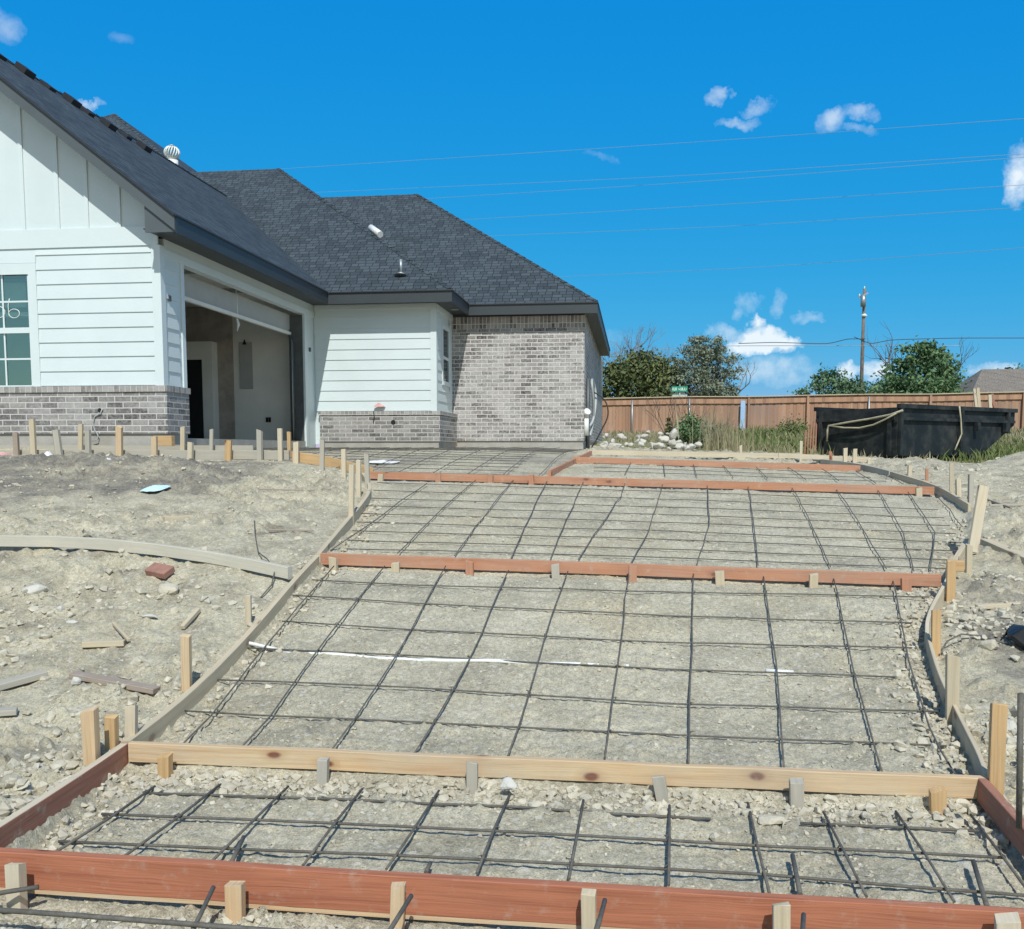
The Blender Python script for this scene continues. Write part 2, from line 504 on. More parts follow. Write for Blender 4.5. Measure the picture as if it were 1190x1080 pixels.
M['bluemetal'] = plain('pale blue sheet metal', (0.30, 0.46, 0.66), 0.45, 0.1, 3)
M['redbrick'] = plain('loose red brick', (0.31, 0.16, 0.12), 0.9, 0.2, 12, bump=0.4)
M['paper'] = plain('pale blue paper', (0.52, 0.72, 0.80), 0.7, 0.08, 4)
M['whitebag'] = plain('white plastic scrap', (0.75, 0.74, 0.72), 0.6, 0.1, 4)
M['pinkbag'] = plain('pink packaging', (0.60, 0.32, 0.30), 0.6, 0.35, 14)
M['blackbag'] = plain('black plastic bag', (0.012, 0.014, 0.016), 0.45, 0.3, 9)
M['fencewood'] = None
M['bark'] = plain('bark', (0.12, 0.10, 0.085), 0.95, 0.3, 5)
M['twig'] = plain('dry twigs', (0.25, 0.225, 0.21), 0.95, 0.25, 3)
M['leaf_dark'] = leaf_mat('dark foliage', (0.035, 0.065, 0.028), (0.19, 0.205, 0.08))
M['leaf_grey'] = leaf_mat('grey green foliage', (0.09, 0.12, 0.085), (0.33, 0.365, 0.265))
M['leaf_mid'] = leaf_mat('mid green foliage', (0.045, 0.105, 0.05), (0.18, 0.275, 0.125))
M['leaf_far'] = leaf_mat('distant green foliage', (0.055, 0.12, 0.065), (0.17, 0.255, 0.135))
M['weed'] = leaf_mat('weeds', (0.06, 0.10, 0.03), (0.24, 0.27, 0.11))
M['dryweed'] = leaf_mat('dry weeds', (0.17, 0.16, 0.085), (0.40, 0.36, 0.235))


def fence_mat():
    m, nt, b = nmat('cedar pickets')
    h = N(nt)
    uv = h.new('ShaderNodeUVMap').outputs[0]
    sx = h.new('ShaderNodeSeparateXYZ')
    h.link(uv, sx.inputs[0])
    wn = h.new('ShaderNodeTexWhiteNoise', noise_dimensions='1D')
    h.link(h.math('FLOOR', h.math('DIVIDE', sx.outputs[0], 0.145)), wn.inputs['W'])
    big = h.noise(uv, 0.35, 3, 0.6)
    grain = h.noise(h.mapping(uv, (90, 2.0, 1)), 1.0, 4, 0.6)
    f = h.math('ADD', h.math('ADD', h.math('MULTIPLY', wn.outputs[0], 0.5), h.math('MULTIPLY', big, 0.4)), h.math('MULTIPLY', grain, 0.25))
    col = h.ramp(f, [(0.2, (0.28, 0.165, 0.115)), (0.55, (0.40, 0.235, 0.155)), (0.95, (0.50, 0.315, 0.205))])
    gy = h.ramp(h.noise(uv, 0.22, 3, 0.5), [(0.42, 0.0), (0.7, 0.75)])
    col = h.mix(gy, col, (0.25, 0.185, 0.15))
    h.link(col, b.inputs['Base Color'])
    b.inputs['Roughness'].default_value = 0.9
    b.inputs['Specular IOR Level'].default_value = 0.2
    return m


M['fencewood'] = fence_mat()


def glass_mat():
    m, nt, b = nmat('window glass')
    h = N(nt)
    out = nt.nodes['Material Output']
    nt.nodes.remove(b)
    tr = h.new('ShaderNodeBsdfTransparent')
    tr.inputs[0].default_value = (0.62, 0.80, 0.76, 1)
    gl = h.new('ShaderNodeBsdfGlossy')
    gl.inputs['Roughness'].default_value = 0.02
    gl.inputs[0].default_value = (0.55, 0.82, 0.78, 1)
    tc = h.new('ShaderNodeTexCoord').outputs['Object']
    bp = h.new('ShaderNodeBump')
    bp.inputs['Strength'].default_value = 0.05
    h.link(h.noise(tc, 1.5, 2, 0.5), bp.inputs['Height'])
    h.link(bp.outputs[0], gl.inputs['Normal'])
    mx = h.new('ShaderNodeMixShader')
    mx.inputs[0].default_value = 0.30
    h.link(tr.outputs[0], mx.inputs[1])
    h.link(gl.outputs[0], mx.inputs[2])
    h.link(mx.outputs[0], out.inputs['Surface'])
    return m


M['glass'] = glass_mat()


# ------------------------------------------------------------------ mesh builder
class MB:
    def __init__(s):
        s.v, s.f, s.uv = [], [], []
        s.smooth = []

    def poly(s, pts, uvs=None, smooth=False):
        i = len(s.v)
        pts = [tuple(float(c) for c in p) for p in pts]
        s.v += pts
        s.f.append(list(range(i, i + len(pts))))
        if uvs is None:
            a, b, c = (np.array(pts[k]) for k in (0, 1, 2))
            n = np.cross(b - a, c - a)
            k = int(np.argmax(np.abs(n)))
            uvs = [((p[1], p[2]) if k == 0 else (p[0], p[2]) if k == 1 else (p[0], p[1])) for p in pts]
        s.uv += list(uvs)
        s.smooth.append(smooth)

    def hexa(s, c, axis=0):
        """c: 8 corners (bottom 4 ccw, top 4 ccw); UV u along the given local axis 0 (c0->c1)"""
        c = [np.array(p, float) for p in c]
        for q, flip in (((0, 3, 2, 1), 0), ((4, 5, 6, 7), 0), ((0, 1, 5, 4), 0), ((1, 2, 6, 5), 0), ((2, 3, 7, 6), 0), ((3, 0, 4, 7), 0)):
            p = [c[k] for k in q]
            s.poly(p)

    def box(s, lo, hi):
        x0, y0, z0 = lo
        x1, y1, z1 = hi
        s.hexa([(x0, y0, z0), (x1, y0, z0), (x1, y1, z0), (x0, y1, z0), (x0, y0, z1), (x1, y0, z1), (x1, y1, z1), (x0, y1, z1)])

    def beam(s, p0, p1, w, h, up=(0, 0, 1), uvlen=True, twist=0.0):
        """board from p0 to p1, w across, h along up; U runs along its length"""
        p0, p1 = np.array(p0, float), np.array(p1, float)
        d = p1 - p0
        L = np.linalg.norm(d)
        d = d / L
        a = np.cross(d, np.array(up, float))
        a = a / np.linalg.norm(a)
        b = np.cross(a, d)
        a, b = a * w / 2, b * h / 2
        ring0 = [p0 - a - b, p0 + a - b, p0 + a + b, p0 - a + b]
        ring1 = [q + d * L for q in ring0]
        ws = [0, w, w + h, 2 * w + h, 2 * w + 2 * h]
        for k in range(4):
            k2 = (k + 1) % 4
            s.poly([ring0[k], ring0[k2], ring1[k2], ring1[k]], [(0, ws[k]), (0, ws[k + 1]), (L, ws[k + 1]), (L, ws[k])])
        s.poly([ring0[3], ring0[2], ring0[1], ring0[0]], [(0, h), (w, h), (w, 0), (0, 0)])
        s.poly(ring1, [(0, 0), (w, 0), (w, h), (0, h)])

    def ribbon(s, pts, th, h, side):
        """bent board standing on edge: pts = top inner edge, th = thickness to the side (+1 right of travel), h = height downward"""
        pts = [np.array(p, float) for p in pts]
        n = len(pts)
        nrm = []
        for i in range(n):
            d = pts[min(i + 1, n - 1)] - pts[max(i - 1, 0)]
            d[2] = 0
            d = d / np.linalg.norm(d)
            nrm.append(np.array([d[1], -d[0], 0]) * side * th)
        L = [0.0]
        for i in range(1, n):
            L.append(L[-1] + np.linalg.norm(pts[i] - pts[i - 1]))
        dn = np.array([0, 0, -h])
        for i in range(n - 1):
            a, b, na, nb = pts[i], pts[i + 1], nrm[i], nrm[i + 1]
            ring = [(a, b, 0.0), (a + na, b + nb, th), (a + na + dn, b + nb + dn, th + h), (a + dn, b + dn, 2 * th + h), (a, b, 2 * th + 2 * h)]
            for k in range(4):
                q0, q1 = ring[k], ring[k + 1]
                p = [q0[0], q0[1], q1[1], q1[0]]
                u = [(L[i], q0[2]), (L[i + 1], q0[2]), (L[i + 1], q1[2]), (L[i], q1[2])]
                if side < 0:
                    p, u = p[::-1], u[::-1]
                s.poly(p, u)
        for i, fl in ((0, False), (n - 1, True)):
            a, na = pts[i], nrm[i]
            p = [a, a + na, a + na + dn, a + dn]
            u = [(0, 0), (0, th), (h, th), (h, 0)]
            s.poly(p[::-1] if fl else p, u)

    def tube(s, path, r, n=6, caps=True):
        path = [np.array(p, float) for p in path]
        rs = r if isinstance(r, (list, tuple, np.ndarray)) else [r] * len(path)
        i0 = len(s.v)
        prev = None
        L = 0
        Ls = []
        for i, p in enumerate(path):
            d = path[min(i + 1, len(path) - 1)] - path[max(i - 1, 0)]
            d = d / (np.linalg.norm(d) + 1e-12)
            if prev is None:
                a = np.cross(d, [0, 0, 1.0])
                if np.linalg.norm(a) < 0.1:
                    a = np.cross(d, [1.0, 0, 0])
            else:
                a = prev - d * (prev @ d)
            a = a / np.linalg.norm(a)
            prev = a
            b = np.cross(d, a)
            if i:
                L += np.linalg.norm(p - path[i - 1])
            Ls.append(L)
            for k in range(n):
                t = 2 * math.pi * k / n
                s.v.append(tuple(p + rs[i] * (a * math.cos(t) + b * math.sin(t))))
        for i in range(len(path) - 1):
            for k in range(n):
                k2 = (k + 1) % n
                s.f.append([i0 + i * n + k, i0 + i * n + k2, i0 + (i + 1) * n + k2, i0 + (i + 1) * n + k])
                s.uv += [(Ls[i], k / n), (Ls[i], (k + 1) / n), (Ls[i + 1], (k + 1) / n), (Ls[i + 1], k / n)]
                s.smooth.append(True)
        if caps:
            for i, fl in ((0, True), (len(path) - 1, False)):
                idx = [i0 + i * n + k for k in range(n)]
                s.f.append(idx[::-1] if fl else idx)
                s.uv += [(0, 0)] * n
                s.smooth.append(False)

    def build(s, name, m, parent=None, base=None, bevel=0.0, merge=False):
        me = bpy.data.meshes.new(name)
        org = np.array(parent.location if parent is not None and base is None else (base if base is not None else (0, 0, 0)), float)
        if parent is not None and parent.parent is not None and base is None:
            org = np.array(parent['_org'], float)
        me.from_pydata([tuple(np.array(p) - org) for p in s.v], [], s.f)
        uvl = me.uv_layers.new(name='UVMap')
        uvl.data.foreach_set('uv', np.array(s.uv, float).ravel())
        me.polygons.foreach_set('use_smooth', s.smooth)
        if merge:
            bm = bmesh.new()
            bm.from_mesh(me)
            bmesh.ops.remove_doubles(bm, verts=bm.verts, dist=1e-5)
            bmesh.ops.recalc_face_normals(bm, faces=bm.faces)
            bm.to_mesh(me)
            bm.free()
        me.materials.append(m)
        o = bpy.data.objects.new(name, me)
        COL.objects.link(o)
        if parent is not None:
            o.parent = parent
        else:
            o.location = tuple(org)
        if bevel:
            bm = bmesh.new()
            bm.from_mesh(me)
            bmesh.ops.remove_doubles(bm, verts=bm.verts, dist=1e-5)
            bmesh.ops.bevel(bm, geom=list(bm.edges), offset=bevel, segments=1, affect='EDGES', clamp_overlap=True)
            bm.to_mesh(me)
            bm.free()
        return o


def tag(o, label=None, cat=None, group=None, kind=None):
    if label:
        o['label'] = label
    if cat:
        o['category'] = cat
    if group:
        o['group'] = group
    if kind:
        o['kind'] = kind
    return o


def thing(name, label, cat, loc, group=None):
    o = bpy.data.objects.new(name, None)
    o.empty_display_size = 0.2
    COL.objects.link(o)
    o.location = tuple(float(c) for c in loc)
    return tag(o, label, cat, group)


def part(mb, name, m, parent, **kw):
    """part (or sub-part) of a thing; sub-parts keep the thing's origin"""
    root = parent
    while root.parent is not None:
        root = root.parent
    return mb.build(name, m, parent, base=tuple(root.location), **kw)


def bent(p0, p1, n=8, amp=0.01):
    p0, p1 = np.array(p0, float), np.array(p1, float)
    out = []
    for i in range(n + 1):
        t = i / n
        p = p0 + (p1 - p0) * t
        if 0 < i < n:
            p = p + rng.normal(0, amp, 3) * np.array([1, 1, 0.35])
        out.append(p)
    return out


# ------------------------------------------------------------------ ground
def build_ground():
    us = np.sinh(np.linspace(-3.0, 3.0, 640)) / math.sinh(3.0)
    us = np.linspace(-1, 1, 700)
    us = np.sign(us) * (np.abs(us) * 0.82 + np.abs(us) ** 9 * 2.2)
    ys = [0.75]
    while ys[-1] < 30:
        ys.append(ys[-1] + max(0.0042 * (ys[-1] + 0.6), 0.011))
    while ys[-1] < 420:
        ys.append(ys[-1] * 1.06)
    ys = np.array(ys)
    U, Y = np.meshgrid(us, ys)
    X = U * (Y + 1.2)
    Z = gz(X, Y)
    ny, nx = X.shape
    co = np.stack([X, Y, Z], -1).reshape(-1, 3)
    idx = np.arange(ny * nx).reshape(ny, nx)
    q = np.stack([idx[:-1, :-1], idx[:-1, 1:], idx[1:, 1:], idx[1:, :-1]], -1).reshape(-1, 4)
    # apron behind the camera
    n0 = len(co)
    xr = X[0]
    extra = np.array([(xr[0], -60, 0.0), (xr[-1], -60, 0.0), (-60, -60, 0.0), (60, -60, 0.0), (-60, 0.75, 0.0), (60, 0.75, 0.0)])
    me = bpy.data.meshes.new('ground')
    row0 = [int(k) for k in idx[0]]
    faces = [list(map(int, f)) for f in q]
    faces.append([n0 + 0, n0 + 1] + row0[::-1])
    faces.append([n0 + 2, n0 + 0, row0[0], n0 + 4])
    faces.append([n0 + 1, n0 + 3, n0 + 5, row0[-1]])
    co = np.concatenate([co, extra])
    me.from_pydata(co.tolist(), [], faces)
    me.polygons.foreach_set('use_smooth', [True] * len(faces))
    d = inside_dist(co[:, 0], co[:, 1])
    x, y = co[:, 0], co[:, 1]
    soil = sstep(-0.25, 0.25, 0.8 * fbm(x * 0.9, y * 0.9, 4, 41) + 0.85 - (np.maximum(x + 5.4, 0) / 1.3) ** 2 - ((y - 10.1) / 1.75) ** 2 * 0.9) * (d < 0)
    damp = sstep(0.0, 0.5, 0.7 + 0.7 * fbm(x * 1.6, y * 1.6, 3, 43) - ((x - 2.45) / 0.55) ** 2 - ((y - 6.0) / 1.4) ** 2) * 0.8 * (d < 0.02)
    apr = sstep(-0.3, 0.3, fbm(x * 0.8, y * 0.8, 4, 47) + 0.15) * sstep(11.2, 12, y) * (d > 0.02) * (x < -0.9) * 0.7
    soil = np.maximum(np.maximum(soil, damp), apr)
    grass = sstep(-0.2, 0.35, fbm(x * 0.5, y * 0.5, 3, 51) + np.clip((y - 25.0) / 3.0, -4, 1.2)) * (d < -0.3)
    at = me.color_attributes.new('kind', 'FLOAT_COLOR', 'POINT')
    at.data.foreach_set('color', np.stack([soil, grass, sstep(-0.03, 0.05, d), np.ones_like(d)], -1).ravel())
    me.materials.append(M['ground'])
    o = bpy.data.objects.new('ground', me)
    COL.objects.link(o)
    tag(o, 'pale crushed limestone and clay ground of the building site', None, None, 'structure')


build_ground()


# ------------------------------------------------------------------ rocks
def hull_rock(seed, n=12, flat=0.7):
    r = random.Random(seed)
    bm = bmesh.new()
    for _ in range(n):
        while True:
            p = Vector((r.uniform(-1, 1), r.uniform(-1, 1), r.uniform(-1, 1)))
            if 0.5 < p.length < 1:
                break
        p = p.normalized() * r.uniform(0.75, 1.05)
        bm.verts.new((p.x, p.y * r.uniform(0.75, 1), p.z * flat))
    bmesh.ops.convex_hull(bm, input=bm.verts)
    bmesh.ops.delete(bm, geom=[v for v in bm.verts if not v.link_faces], context='VERTS')
    bm.verts.index_update()
    v = np.array([tuple(q.co) for q in bm.verts])
    f = [[q.index for q in fc.verts] for fc in bm.faces]
    bm.free()
    return v, f


def rock(name, label, cat, loc, size, mat, seed, flat=0.6, rot=0.0, group=None, sub=True, tilt=0.0):
    v, f = hull_rock(seed, 16, flat)
    me = bpy.data.meshes.new(name)
    s = np.array(size)
    me.from_pydata((v * s).tolist(), [], f)
    bm = bmesh.new()
    bm.from_mesh(me)
    bmesh.ops.bevel(bm, geom=list(bm.edges), offset=float(min(size)) * 0.12, segments=1, affect='EDGES')
    bmesh.ops.triangulate(bm, faces=list(bm.faces))
    bmesh.ops.subdivide_edges(bm, edges=list(bm.edges), cuts=1)
    for q in bm.verts:
        q.co *= 1 + 0.07 * (random.random() - 0.5)
    bm.to_mesh(me)
    bm.free()
    me.materials.append(mat)
    o = bpy.data.objects.new(name, me)
    COL.objects.link(o)
    o.location = tuple(float(c) for c in loc)
    o.rotation_euler = (tilt, tilt * 0.5, rot)
    return tag(o, label, cat, group)


def scatter_gravel(name, label, pts, sizes, mat, variants=12, n=15):
    vs, fs, off = [], [], 0
    base = [hull_rock(900 + k, n, 0.85) for k in range(variants)]
    loops, starts, totals = [], [], []
    which = rng.integers(0, variants, len(pts))
    for k in range(variants):
        sel = np.where(which == k)[0]
        if not len(sel):
            continue
        v, f = base[k]
        f = [t for poly in f for t in [[poly[0], poly[i], poly[i + 1]] for i in range(1, len(poly) - 1)]]
        f = np.array(f)
        a = rng.uniform(0, 2 * math.pi, len(sel))
        ca, sa = np.cos(a)[:, None], np.sin(a)[:, None]
        sz = sizes[sel][:, None]
        st = rng.uniform(0.7, 1.3, (len(sel), 1))
        x = (v[None, :, 0] * ca - v[None, :, 1] * sa) * sz * st
        y = (v[None, :, 0] * sa + v[None, :, 1] * ca) * sz
        z = v[None, :, 2] * sz * rng.uniform(0.7, 1.1, (len(sel), 1))
        P = np.stack([x, y, z], -1) + pts[sel][:, None, :]
        vs.append(P.reshape(-1, 3))
        fs.append((f[None] + (np.arange(len(sel)) * len(v))[:, None, None] + off).reshape(-1, 3))
        off += len(sel) * len(v)
    V, Fc = np.concatenate(vs), np.concatenate(fs)
    me = bpy.data.meshes.new(name)
    me.from_pydata(V.tolist(), [], Fc.tolist())
    me.materials.append(mat)
    o = bpy.data.objects.new(name, me)
    COL.objects.link(o)
    return tag(o, label, None, None, 'stuff')


def gravel_points():
    P, Sz = [], []

    def add(n, sampler, smin, smax, power=2.2, embed=0.25):
        x, y = sampler(n)
        s = smin + (smax - smin) * rng.random(len(x)) ** power
        # sizes shrink a little close to the lens so that no stone is huge
        z = gz(x, y) + s * (0.5 - embed) * 0.6
        P.append(np.stack([x, y, z], -1))
        Sz.append(s)

    def fan(n, u0, u1, y0, y1, side):
        y = np.exp(rng.uniform(math.log(y0), math.log(y1), n))
        x = rng.uniform(u0, u1, n) * y
        d = inside_dist(x, y)
        clump = fbm(x * 1.3, y * 1.3, 3, 61) + rng.normal(0, 0.25, n)
        k = (d < -0.04 if side < 0 else d > 0.03) & (clump > (0.12 if side < 0 else -0.1))
        k &= ~((x < -6.7) & (y > 12.8))
        return x[k], y[k]

    add(26000, lambda n: fan(n, -0.85, 0.7, 2.0, 14, -1), 0.005, 0.036, 2.8)
    add(6000, lambda n: fan(n, -0.85, -0.3, 2.6, 6.0, -1), 0.008, 0.045, 2.4)
    add(11000, lambda n: fan(n, 0.2, 0.7, 2.0, 9, -1), 0.007, 0.05, 2.4)
    add(16000, lambda n: fan(n, -0.7, 0.6, 2.9, 12, 1), 0.003, 0.015, 2.2)
    add(2500, lambda n: fan(n, 0.1, 0.72, 10, 30, -1), 0.012, 0.06, 3.0)

    def front(n):
        x = rng.uniform(-2.4, 1.6, n)
        y = 3.97 - np.abs(rng.normal(0, 0.10, n))
        return x, y

    add(1900, front, 0.005, 0.034, 2.6)

    def before(n):
        x = rng.uniform(-2.2, 1.7, n)
        y = 2.84 - np.abs(rng.normal(0, 0.16, n))
        return x, y

    add(1500, before, 0.004, 0.024, 2.4)

    def edge(n):
        seg = np.array([(p[0], p[1]) for p in LEFT[:6]]) if False else None
        A = np.array([(p[0], p[1]) for p in LEFT[:6]])
        B = np.array([(p[0], p[1]) for p in RIGHT[:14]])
        xs, ys = [], []
        for C, sgn, cnt in ((A, 1, n // 2), (B, -1, n)):
            k = rng.integers(0, len(C) - 1, cnt)
            t = rng.random(cnt)[:, None]
            q = C[k] * (1 - t) + C[k + 1] * t
            xs.append(q[:, 0] + sgn * np.abs(rng.normal(0, 0.11, cnt)) + sgn * 0.02)
            ys.append(q[:, 1] + rng.normal(0, 0.05, cnt))
        x, y = np.concatenate(xs), np.concatenate(ys)
        k = y < 9.5
        return x[k], y[k]

    add(1700, edge, 0.005, 0.034, 2.6)
    return np.concatenate(P), np.concatenate(Sz)


gp, gs_ = gravel_points()
scatter_gravel('gravel', 'loose pale limestone gravel and clods over the site', gp, gs_, M['rock'])

# ------------------------------------------------------------------ form boards
def surf_pts(pxs, dz=0.0, n=5):
    """points on the form-top surface along a photo polyline"""
    out = []
    P = [hit(*p) for p in pxs]
    for i in range(len(P) - 1):
        for k in range(n if i < len(P) - 2 else n + 1):
            t = k / n
            q = P[i] * (1 - t) + P[i + 1] * t
            out.append(np.array([q[0], q[1], float(S(q[0], q[1])) + dz]))
    return out


def smooth_pts(P, it=2):
    P = [np.array(p, float) for p in P]
    for _ in range(it):
        P = [P[0]] + [(P[i - 1] + 2 * P[i] + P[i + 1]) / 4 for i in range(1, len(P) - 1)] + [P[-1]]
    return P


def board(name, label, pts, mat, h, th=0.038, side=1, group='wooden form boards', top=None):
    mb = MB()
    mb.ribbon(pts, th, h, side)
    mid = pts[len(pts) // 2]
    o = mb.build(name, M[mat], None, base=(mid[0], mid[1], mid[2] - h), bevel=0.0025 if mid[1] < 12 else 0)
    if top:
        o.data.materials.append(M[top])
        for f in o.data.polygons:
            if abs(f.normal.z) > 0.8 and f.center.z > h * 0.5:
                f.material_index = 1
    return tag(o, label, 'form board', group)


def line_pts(p, q, n=10, sag=0.0, wob=0.003):
    p, q = np.array(p, float), np.array(q, float)
    return [p + (q - p) * i / n + np.array([0, rng.normal(0, wob) if 0 < i < n else 0, 0]) for i in range(n + 1)]


# cross boards (travel to the right, thickness away from the camera = left of travel)
B1 = (onY(-60, 987, 2.9), onY(1260, 1066, 2.9))
B2 = (onY(149, 864, 4.0), onY(1148, 905, 4.0))
B3 = (onY(370, 643, 7.0), onY(1094, 668, 7.0))
B4 = (onY(430, 548, 11.0), onY(1086, 566, 11.0))
B5 = (onY(666, 531, 13.5), onY(1000, 541, 13.5))
l1 = line_pts(*B1, 12)
fb = board('form_board', 'wide red form board staked across the very front', l1, 'red', 0.128, side=-1)
mb = MB()
mb.ribbon([p - np.array([0, 0, 0.1282]) for p in l1], 0.038, 0.014, -1)
part(mb, 'bare_edge', M['pine'], fb)
board('form_board', 'pale knotty pine form board across the lower driveway', line_pts(*B2, 12), 'pine', 0.089, side=-1)
board('form_board', 'reddish form board across the middle of the sloping driveway', line_pts(*B3, 12, wob=0.006), 'redpale', 0.089, side=-1)
board('form_board', 'long faded red form board crossing just below the garage apron', line_pts(*B4, 14, wob=0.01), 'redpale', 0.089, side=-1)
board('form_board', 'faded red form board nearest the pale board at the top', line_pts(*B5, 10, wob=0.01), 'redpale', 0.089, side=-1)
dg = [hit(640, 547), hit(662, 536), hit(688, 524)]
board('form_board', 'short red form board running back toward the brick corner', smooth_pts(line_pts(dg[0], dg[2], 6)), 'redpale', 0.089, side=-1)
T0, T1 = onY(683, 523, 15.5), onY(925, 527.5, 15.5)
board('form_board', 'long cream form board along the far edge of the pad', line_pts(T0, T1, 8), 'pale', 0.075, side=-1)
board('form_board', 'cream board carrying on toward the dumpster behind short stakes', line_pts(onY(905, 526.5, 14.9), onY(1010, 532, 14.9), 4), 'pale', 0.07, side=-1)
# side boards
mb_pts = surf_pts([(-70, 1008), (0, 962), (149, 864)], n=4)
board('form_board', 'dark red board slanting in at the lower left corner', mb_pts, 'brownred', 0.12, side=-1, top='pale')
board('form_board', 'weathered board up the left side of the driveway', smooth_pts(surf_pts([(150, 862), (290, 738), (371, 646)], n=8)), 'tan', 0.10, side=-1)
lp = smooth_pts(surf_pts([(372, 644), (418, 590), (430, 574), (432, 565), (429, 557), (424, 550)], n=5), 3)
board('form_board', 'bent board curving left at the top of the driveway', lp, 'tan', 0.10, side=-1)
yl = [(-3.22, 11.35, 1.27), (-3.55, 11.6, 1.33), (-3.95, 11.78, 1.41), (-4.42, 11.86, 1.47)]
board('form_board', 'yellow board linking the curved form to the house walk', smooth_pts([np.array(a) * (1 - t) + np.array(b) * t for a, b in zip(yl[:-1], yl[1:]) for t in (0, .25, .5, .75)] + [np.array(yl[-1])]), 'yellow', 0.13, side=1)
board('form_board', 'grey walk form board behind the row of stakes by the house', line_pts((-12.5, 11.9, 1.50), (-4.47, 11.9, 1.48), 10, wob=0.01), 'grey', 0.12, side=-1)
board('form_board', 'second grey walk board close against the brick base', line_pts((-12.5, 12.72, 1.56), (-5.3, 12.72, 1.55), 10, wob=0.01), 'grey', 0.10, side=-1)
board('form_board', 'brown red board slanting out at the lower right corner', surf_pts([(1147, 904), (1200, 962), (1250, 1012)], n=4), 'brownred', 0.10, side=1)
board('form_board', 'thin weathered board bowing up the right side of the driveway', smooth_pts(surf_pts([(1144, 899), (1134, 872), (1115, 835), (1096, 797), (1086, 772), (1076, 736)], n=4), 2), 'tan', 0.11, th=0.02, side=1)
board('form_board', 'pale bent board on the right just below the middle cross board', smooth_pts(surf_pts([(1075, 735), (1075, 722), (1080, 706), (1094, 681), (1102, 666)], n=4), 2), 'pale', 0.11, th=0.022, side=1)
board('form_board', 'short thick pale board beside the end of the middle cross board', surf_pts([(1099, 664), (1121, 629)], n=4, dz=0.02), 'tan', 0.10, side=1)
board('form_board', 'weathered bent board round the upper right of the pad', smooth_pts(surf_pts([(1125, 586), (1088, 564), (1034, 548)], n=5), 2), 'tan', 0.14, th=0.03, side=1)
board('form_board', 'grey bent board ending by the dumpster stakes', smooth_pts(surf_pts([(1033, 547.5), (997, 539), (945, 533), (925, 531)], n=5), 2), 'grey', 0.11, th=0.03, side=1)


# ------------------------------------------------------------------ stakes
def stake(px, y0, y1, w, mat, label, Y=None, thick=0.7, lean=(0, 0), pointed=False, bury=0.06):
    """px, y0 (top), y1 (foot) in photo pixels; the foot stands on the ground"""
    if Y is None:
        p = hit(px, y1, -0.02)
        Y = p[1]
    p = onY(px, y1, Y)
    top = onY(px + lean[0], y0, Y)
    k = Y / F
    wd = w * k
    h = top[2] - p[2]
    foot = np.array([p[0], p[1], float(gz(p[0], p[1], False))])
    foot[2] = min(foot[2], p[2])
    topp = np.array([top[0], top[1] + lean[1], top[2]])
    mb = MB()
    dirv = (topp - foot) / np.linalg.norm(topp - foot)
    mb.beam(foot - dirv * bury, topp, wd * thick, wd, up=(1, 0.15 * random.uniform(-1, 1), 0))
    o = mb.build('wooden_stake', M[mat], None, base=tuple(foot), bevel=0.002 if Y < 9 else 0)
    zt = max(v.co.z for v in o.data.vertices)
    jx, jy = random.uniform(-.3, .3), random.uniform(-.3, .3)
    for v in o.data.vertices:
        if v.co.z > zt - 0.02:
            k_ = random.uniform(1.0, 1.10)
            v.co.z += (v.co.x - topp[0] + foot[0]) * jx + (v.co.y - topp[1] + foot[1]) * jy + random.uniform(-.004, .002)
            v.co.x += (v.co.x - topp[0] + foot[0]) * (k_ - 1)
            v.co.y += (v.co.y - topp[1] + foot[1]) * (k_ - 1)
    tag(o, label, 'stake', 'wooden form stakes')
    if pointed:
        me = o.data
        zt = max(v.co.z for v in me.vertices)
        for v in me.vertices:
            if v.co.z > zt - 0.01:
                v.co.x *= 1.0
    return o


